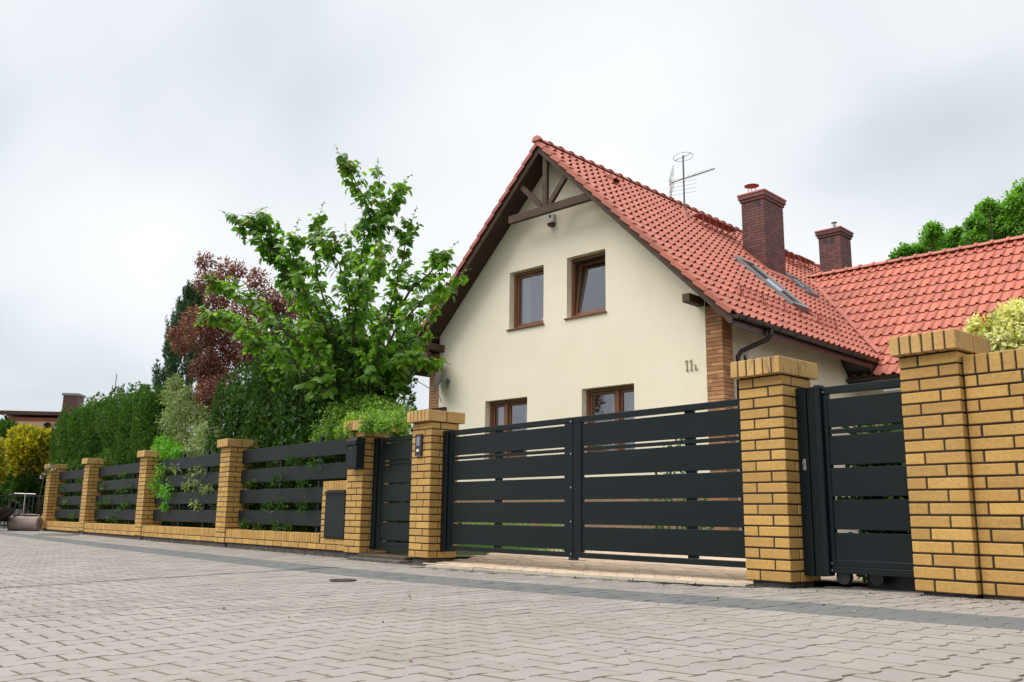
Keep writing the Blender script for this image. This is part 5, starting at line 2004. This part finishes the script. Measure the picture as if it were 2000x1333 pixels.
# --- golden thuja globe, its dark neighbours at the left edge
def leafy_conifer(name, label, blobs, m, spray, cat="shrub"):
    c0 = np.mean([q[0] for q in blobs], axis=0)
    base = np.array([c0[0], c0[1], -0.05])
    t = thing(name, label, cat, tuple(base))
    parts = []
    for c, r, n in blobs:
        d = unit(n)
        P = np.asarray(c) + d * np.asarray(r) * (0.6 + .42 * rng.random(n))[:, None]
        parts.append(scatter(SPR_V, SPR_T, P, frames(d + (0, 0, .45) + unit(n) * .4, unit(n)), spray * rng.uniform(.7, 1.3, n)))
    foliage(t, "crown", parts, m)
    trunk_w(t, [base, c0], 0.05, 0.03)
    return t


YD = 24.5
def bpx(px, py, r, D, n, sq=1.0):
    return (at(px, py, D), np.array([1, 1, sq]) * r * D / F_PX, n)
leafy_conifer("golden_thuja", "round golden yellow thuja standing behind the roller", [bpx(62, 882, 42, YD, 1500, 1.05), bpx(45, 860, 26, YD, 500), bpx(85, 862, 20, YD, 350), bpx(60, 912, 26, YD, 500)], M['yellow_thuja'], 0.15)
leafy_conifer("dark_thuja", "dark green clipped thuja at the left edge beside the golden one", [bpx(8, 870, 26, 26, 900, 1.8)], M['thuja'], 0.15)
leafy_conifer("golden_thuja", "small golden thuja cut by the left picture edge", [bpx(-10, 925, 17, 23.5, 500, 1.3), bpx(-8, 880, 12, 23.5, 200, 2)], M['yellow_thuja'], 0.13)
leafy_conifer("dark_hedge", "dark shaded hedge under the golden thuja behind the railings", [bpx(62, 945, 46, 25.4, 2200, .75), bpx(60, 955, 28, 24.4, 900, .9), bpx(60, 960, 60, 27, 2200, .75), bpx(0, 950, 50, 27, 1400, .9), bpx(-60, 950, 50, 27, 1000, .9)], M['thuja_dark'], 0.2)

# small leafy trees and a far fir above the hedge
sb = [bpx(180, 795, 22, 33, 420), bpx(165, 805, 14, 33, 200), bpx(205, 795, 14, 33, 200)]
shrub("far_bush", "small leafy tree showing above the clipped hedge beside the far chimney", "tree", [(c, r, n) for c, r, n in sb], M['shrub'], 0.11, shell=.2)
sb = [bpx(125, 832, 9, 30, 60), bpx(118, 825, 7, 30, 40), bpx(130, 845, 7, 30, 40)]
shrub("sapling", "thin leafy sapling beside the far balcony", "tree", sb, M['shrub'], 0.10, shell=.1)
fc = at(283, 768, 38)
t = thing("small_fir", "tiny blue grey fir tip above the right end of the clipped hedge", "tree", (fc[0], fc[1], -0.03))
trunk_w(t, [(fc[0], fc[1], -0.03), tuple(fc + (0, 0, .35))], 0.05, 0.01)
k = 900
hh = rng.random(k); aa = rng.uniform(0, 6.28, k); rr = 0.7 * (1 - hh) * np.sqrt(rng.random(k))
P = np.stack([fc[0] + rr * np.cos(aa), fc[1] + rr * np.sin(aa), fc[2] - 1.6 + hh * 2.0], 1)
foliage(t, "crown", [scatter(NV2, SMALL_T, P, frames(np.stack([np.cos(aa), np.sin(aa), np.full(k, -.1)], 1), unit(k)), np.full(k, .22))], M['spruce'])

# variegated shrub above the right wall
eb = []
for (px, py, r, y) in ((1925, 650, 34, .85), (1965, 640, 38, .9), (2005, 640, 44, .9), (1950, 672, 28, .75), (1990, 675, 30, .8), (1985, 615, 22, .95), (2030, 620, 40, 1.0), (1905, 655, 14, .8)):
    c = at_y(px, py, y); D = depth_of(c)
    eb.append((c, r * D / F_PX, int(20 * r)))
shrub("euonymus", "cream and yellow variegated shrub above the right brick wall", "shrub", eb, M['euonymus'], 0.056, base=(-2.2, 0.95, -0.03), shell=.45, up=.5)
for (px, py) in ((1919, 622),):
    c = at_y(px, py, .7)
    o = link(bpy.data.objects.new("red_blossom", np_mesh("red_blossom", *blob_leaves(c, .016, 16, .03), M['reddot'])))
    tag(o, "single small red flower at the edge of the variegated shrub", "flower")

# trees behind the wing roof
def big_tree(label, px0, D, blobs, n_mul, size=0.115):
    base = at(px0, 980, D); base[2] = -0.03
    t = thing("broadleaf_tree", label, "tree", tuple(base), 0, "broadleaf trees behind the wing roof")
    parts = []
    br = MB()
    for (px, py, r) in blobs:
        dz = rng.normal(0, .6)
        c = at(px, py, D + dz); rr = r * D / F_PX
        parts.append(blob_leaves(c, rr, int(n_mul * r), size, LEAF_V, LEAF_T, shell=.3, up=.6, droop=.4))
        br.tube([tuple(base + (0, 0, 3.5)), tuple((base + (0, 0, 3.5)) * .4 + c * .6 + rng.normal(0, .15, 3)), tuple(c)], [.09, .05, .02], 5)
    foliage(t, "crown", parts, M['far_tree'])
    o = br.build("branches", M['bark']); o.parent = t; o.matrix_parent_inverse = Matrix.Translation(-Vector(t.location))
    trunk_w(t, [base, base + (0.05, 0, 3.6)], .2, .13)


big_tree("broad leafy green tree at the right behind the wing ridge", 1985, 30,
         [(1985, 400, 26), (2010, 385, 34), (1960, 420, 30), (1925, 418, 24), (1905, 440, 22), (1940, 450, 30), (1985, 445, 40), (2020, 430, 45), (1900, 470, 20), (1950, 490, 30), (2000, 490, 40), (2060, 420, 50), (1990, 378, 12), (1930, 402, 12)], 52)
big_tree("thinner leafy tree left of the big one behind the wing ridge", 1830, 31,
         [(1822, 452, 18), (1835, 470, 26), (1812, 478, 20), (1862, 470, 18), (1868, 452, 8), (1850, 500, 30), (1790, 492, 16), (1765, 490, 12), (1752, 500, 12), (1780, 515, 25), (1818, 444, 8), (1885, 490, 22)], 42)

# low planting in front of the house and one round bush seen through the gate
hb_ = []
for k in range(14):
    x = -7.6 + k * 0.36
    if 9 < k < 11: continue
    hb_.append((hw(x, -0.55, 0.12), np.array([.26, .22, .24]), 170))
shrub("border_planting", "low green planting along the foot of the gable wall", "shrub", hb_, M['bright'], 0.07, base=hw(-5.4, -0.55, -0.03), stems=False)
c = at(1318, 900, 11.5)
shrub("round_bush", "leafy bush half hidden behind the right leaf of the double gate", "shrub", [((c[0], c[1], .5), (.42, .42, .55), 900), ((c[0] + .1, c[1], 1.15), (.2, .2, .42), 380)], M['shrub'], 0.07)

gh = [(np.array([x, 9.0 + 2.5 * math.sin(x * .7), 1.0 + .2 * math.sin(x * 1.7)]), np.array([1.5, .9, 1.25]), 700) for x in np.arange(-62, -20, 2.0)]
shrub("garden_hedge", "dark loose hedge at the back of the garden seen between the slats", "hedge", gh, M['thuja_dark'], 0.2, stems=False, base=(-40, 9, -0.03))
gh = [(np.array([x, y, z]), np.array([.24, .22, .30]), 800) for x in (-3.28, -3.02, -2.8) for y, z in ((.72, .22), (.72, .62), (.76, .92))]  # invented bush, put in so the right gate's slots look dark
shrub("slot_filler_bush", "made-up dark evergreen bush added behind the right hand gate to darken its slots", "shrub", gh, M['thuja_dark'], 0.09, stems=False, base=(-3.0, .75, -0.03), shell=.2)
gh = [(np.array([x, y, z]), np.array([.75, .4, .55]), 800) for x, y, z in ((-21.5, 1.9, .5), (-20.3, 1.9, .55), (-19.2, 1.8, .5), (-18.2, 1.8, .6), (-17.2, 1.9, .5), (-21, 2.0, 1.2), (-19.7, 2.0, 1.3), (-18.5, 2.0, 1.25), (-17.4, 2.0, 1.2))]  # added shrubs that block bright gaps and keep this bay dark
shrub("gap_filler_shrub", "added dark shrub mass behind the pale variegated shrub, darkening bright gaps between the slats", "shrub", gh, M['thuja_dark'], 0.13, stems=False, base=(-19, 1.9, -0.03), shell=.2)
gh = [(np.array([x, y, z]), np.array([.6, .4, .55]), 900) for x, y, z in ((-11.0, 1.9, .4), (-11.9, 2.1, .5), (-11.4, 2.1, 1.1), (-12.3, 2.2, 1.0), (-10.6, 1.9, .3))]  # invented shrub, put in to make the wicket slots dark
shrub("slot_filler_shrub", "made-up dark low shrub added behind the narrow pedestrian gate to darken its slots", "shrub", gh, M['thuja_dark'], 0.11, stems=False, base=(-11.4, 2.0, -0.03), shell=.2)

# ------------------------------------------------------------------ far left: neighbour house, mast, railings, roller
ND = 42.0
nb0 = at(70, 900, ND)
nrot = math.atan2(CR[1], CR[0]) + math.radians(6)
nh = thing("neighbour_house", "peach rendered flat roofed house beyond the hedge at the far left", "house", (nb0[0], nb0[1], -0.03), nrot)


def nl(px, py, dy=0.0):
    p = at(px, py, ND + dy)
    d = np.array([p[0] - nb0[0], p[1] - nb0[1]])
    return d @ np.array([math.cos(nrot), math.sin(nrot)]), p[2] + 0.03


xl_, ze_ = nl(8, 815)
xr_, zr_ = nl(210, 825)
zf_ = nl(70, 799)[1]
ze_ = zf_ - 0.36
MB().box(xl_ - 0.0, xr_, 0.0, 9, 0, ze_).build("wall", M['peach'], nh)
MB().box(xl_ - 0.05, xr_, -0.03, 0.1, ze_ - 0.18, ze_ - 0.002).build("band", M['redband'], nh)
b = MB(); b.prism([(-0.25, ze_ + .12), (-0.25, ze_ + 0.26), (9.3, ze_ + 1.0), (9.3, ze_ + .003)], xr_ + 0.35 - (xl_ - .35), (xl_ - 0.35, 0, 0), ((0, 1, 0), (0, 0, 1), (1, 0, 0)))
rf = b.build("roof", M['slate'], nh)
MB().box(xl_ - 0.38, xr_ + .38, -0.29, -0.252, ze_ + 0.10, ze_ + 0.27).build("fascia", M['wood'], rf)
cx0, _ = nl(121, 780, 3.4); cx1, _ = nl(148, 780, 3.4); zc_ = nl(135, 768, 3.4)[1]
ch = MB().box(cx0, cx1, 3.0, 3.9, ze_ + 0.1, zc_ - 0.1).build("chimney", M['chimney_brick'], nh)
MB().box(cx0 - .06, cx1 + .06, 2.94, 3.96, zc_ - 0.098, zc_ + .02).build("crown", M['slate'], ch)
lx_, lz_ = nl(90, 828)
MB().tube([(lx_, -0.02, lz_), (lx_, -0.25, lz_ - .08)], [0.09, 0.16], 10).build("lamp", M['rubber'], nh)
dx_, dz_ = nl(14, 822)
MB().tube([(dx_, -.5, ze_ + .03), (dx_, -.1, ze_ - .35), (dx_, -.1, 0)], 0.06, 8).build("downpipe", M['rubber'], nh)
bx0, bz0 = nl(106, 880); bx1, bz1 = nl(150, 845)
b = MB().box(bx0, bx1, -1.2, 0.0, bz0 - 0.18, bz0); bal = b.build("balcony", M['concrete'], nh)
b = MB(); b.box(bx0, bx1, -1.2, -1.15, bz1 - .02, bz1 + .05)
k = bx0
while k < bx1:
    b.box(k, k + 0.045, -1.19, -1.16, bz0 + .0, bz1 - .02); k += 0.14
b.box(bx0, bx0 + .05, -1.15, 0, bz1 - .02, bz1 + .05)
b.build("railing", M['wood'], bal)
wx, wz = nl(125, 865)
MB().box(bx0 + .3, bx0 + 1.2, -0.03, 0.02, bz0, bz0 + 1.5).build("balcony_door", M['white_plastic'], nh)

ap = at(222, 790, 52)
t = thing("antenna_mast", "thin antenna mast with a crossbar far behind the clipped hedge", "antenna", (ap[0], ap[1], -0.03))
zt_ = at(226, 728, 52)[2]; zx_ = at(224, 758, 52)[2]
MB().tube([(0, 0, 0), (0, 0, zt_)], [0.06, 0.035], 6).build("mast", M['galv'], t)
b = MB().tube([(-.18 * CR[0], -.18 * CR[1], zx_), (.18 * CR[0], .18 * CR[1], zx_)], 0.03, 5)
for s in (-1, 1):
    b.tube([(.17 * s * CR[0], .17 * s * CR[1], zx_ - .08), (.17 * s * CR[0], .17 * s * CR[1], zx_ + .2)], 0.04, 6)
b.build("crossbar", M['galv'], t)
dp = at(235, 773, 51)
t = thing("far_dish", "grey satellite dish seen edge on just right of the far antenna mast", "satellite dish", (dp[0], dp[1], -0.03))
b = MB()
nr = Vector((CR[0], CR[1], .2)).normalized(); ua = nr.cross(Vector((0, 0, 1))).normalized(); va_ = ua.cross(nr)
cc = Vector((0, 0, dp[2] + .03))
vsd = [tuple(cc - nr * .14)] + [tuple(cc + ua * .5 * math.cos(2 * math.pi * j / 18) + va_ * .5 * math.sin(2 * math.pi * j / 18)) for j in range(18)]
b.add(vsd, [(0, 1 + j, 1 + (j + 1) % 18) for j in range(18)])
b.build("dish", M['dish'], t)
MB().tube([(0, 0, 0), (0, 0, dp[2])], 0.04, 6).build("post", M['galv'], t)

# black railings closing the street end
RD = 23.6
ra_ = at(-60, 990, RD); rb_ = at(88, 990, RD)
t = thing("metal_railing", "low black metal railing behind the garden roller at the left edge", "railing", (ra_[0], ra_[1], -0.06), math.atan2(rb_[1] - ra_[1], rb_[0] - ra_[0]))
Lr = math.hypot(rb_[0] - ra_[0], rb_[1] - ra_[1])
hr = at(40, 967, RD)[2] + .06
b = MB(); b.box(0, Lr, -.015, .015, hr - .04, hr); b.build("rail", M['rubber'], t)
b = MB(); b.box(0, Lr, -.015, .015, .08, .12); b.build("rail", M['rubber'], t)
me_bar = MB().box(-.009, .009, -.009, .009, 0, hr - .041).mesh("bar", M['rubber'])
k = 0.06
while k < Lr:
    o = link(bpy.data.objects.new("bar", me_bar), t); o.location = (k, 0.0, 0); k += 0.115
cbp = at(30, 1000, RD + .8)
t = thing("concrete_block", "plain grey concrete block behind the railing at the left edge", "block", (cbp[0], cbp[1], -.06), math.atan2(CR[1], CR[0]))
MB().box(-.32, .32, -.15, .15, 0, .52, c=.02).build("block", M['concrete'], t)

# garden roller
rp_ = at(50, 1017, 21.6)
rz = math.atan2(CR[1], CR[0])
gz = float(zg(rp_[0], rp_[1]))
t = thing("garden_roller", "rusty garden roller with an upright steel handle beside the end pier", "roller", (rp_[0], rp_[1], gz), rz)
rr_ = 0.17
hw_ = 0.36
dm = MB()
ns = 28
prof = [(-hw_, rr_ - .03), (-hw_ + .02, rr_), (hw_ - .02, rr_), (hw_, rr_ - .03)]
vs = [(x, -r * math.sin(2 * math.pi * j / ns), rr_ + r * math.cos(2 * math.pi * j / ns)) for x, r in prof for j in range(ns)]
fs = [(k * ns + j, (k + 1) * ns + j, (k + 1) * ns + (j + 1) % ns, k * ns + (j + 1) % ns) for k in range(3) for j in range(ns)]
fs += [tuple(range(ns)), tuple(3 * ns + j for j in range(ns - 1, -1, -1))]
dm.add(vs, fs).build("drum", M['roller'], t)
b = MB()
for s in (-1, 1):
    b.tube([(s * (hw_ + .02), 0, rr_), (s * (hw_ + .02), -.12, rr_ + .20), (s * (hw_ - .06), -.14, rr_ + .215)], .015, 6)
b.tube([(-hw_ + .06, -.14, rr_ + .215), (hw_ - .06, -.14, rr_ + .215)], .015, 6)
b.build("yoke", M['roller'], t)
b = MB().tube([(0.0, -.14, rr_ + .215), (-0.02, -.10, .62), (-0.05, -.05, .87)], .016, 6)
b.tube([(-.32, -.05, .88), (.20, -.05, .87)], .015, 6)
b.build("handle", M['galv'], t)

# wheelbarrow cut by the left edge
wp_ = at(2, 1010, 21.2)
t = thing("wheelbarrow", "black wheelbarrow partly cut off at the left picture edge", "wheelbarrow", (wp_[0], wp_[1], float(zg(wp_[0], wp_[1]))), rz)
b = MB()
ta, tb = [(-.42, -.25), (.0, -.25), (.0, .25), (-.42, .25)], [(-.6, -.33), (.16, -.33), (.16, .33), (-.6, .33)]
b.add([(x, y, .22) for x, y in ta] + [(x, y, .52) for x, y in tb], [(0, 1, 2, 3), (0, 4, 5, 1), (1, 5, 6, 2), (2, 6, 7, 3), (3, 7, 4, 0)])
tray = b.build("tray", M['rubber'], t)
md = tray.modifiers.new("thick", 'SOLIDIFY'); md.thickness = .012
MB().tube([(-.55, -.04, .17), (-.55, .04, .17)], .17, 18).build("wheel", M['rubber'], t)
b = MB()
for s in (-1, 1):
    b.tube([(-.55, s * .06, .17), (.05, s * .22, .24), (.32, s * .25, .42), (.36, s * .25, .5)], .014, 6)
    b.tube([(.05, s * .2, .24), (.1, s * .2, .0)], .014, 6)
b.build("legs", M['rubber'], t)

# climbing flower sprig on the end pier
fp = at_y(98, 910, -.02)
parts = [blob_leaves(at_y(px, py, -.08), r, n, .05, shell=.2) for px, py, r, n in ((95, 917, .12, 40), (104, 912, .1, 30), (88, 925, .1, 26), (96, 905, .08, 22))]
t = thing("climbing_rose", "small rose sprig with pale blossoms over the far end pier cap", "plant", (PX[0] + .1, -.1, -.05))
foliage(t, "leaves", parts, M['shrub'])
foliage(t, "blossoms", [blob_leaves(at_y(px, py, -.14), .02, 10, .045) for px, py in ((98, 910), (104, 917), (86, 925), (81, 932), (92, 912))], M['blossom'])
o = MB().tube([(PX[0] + .1, -.1, -.05), (PX[0] + .05, -.12, .8), tuple(fp + (0, -.08, 0))], .008, 5).build("stem", M['bark'])
o.parent = t; o.matrix_parent_inverse = Matrix.Translation(-Vector(t.location))
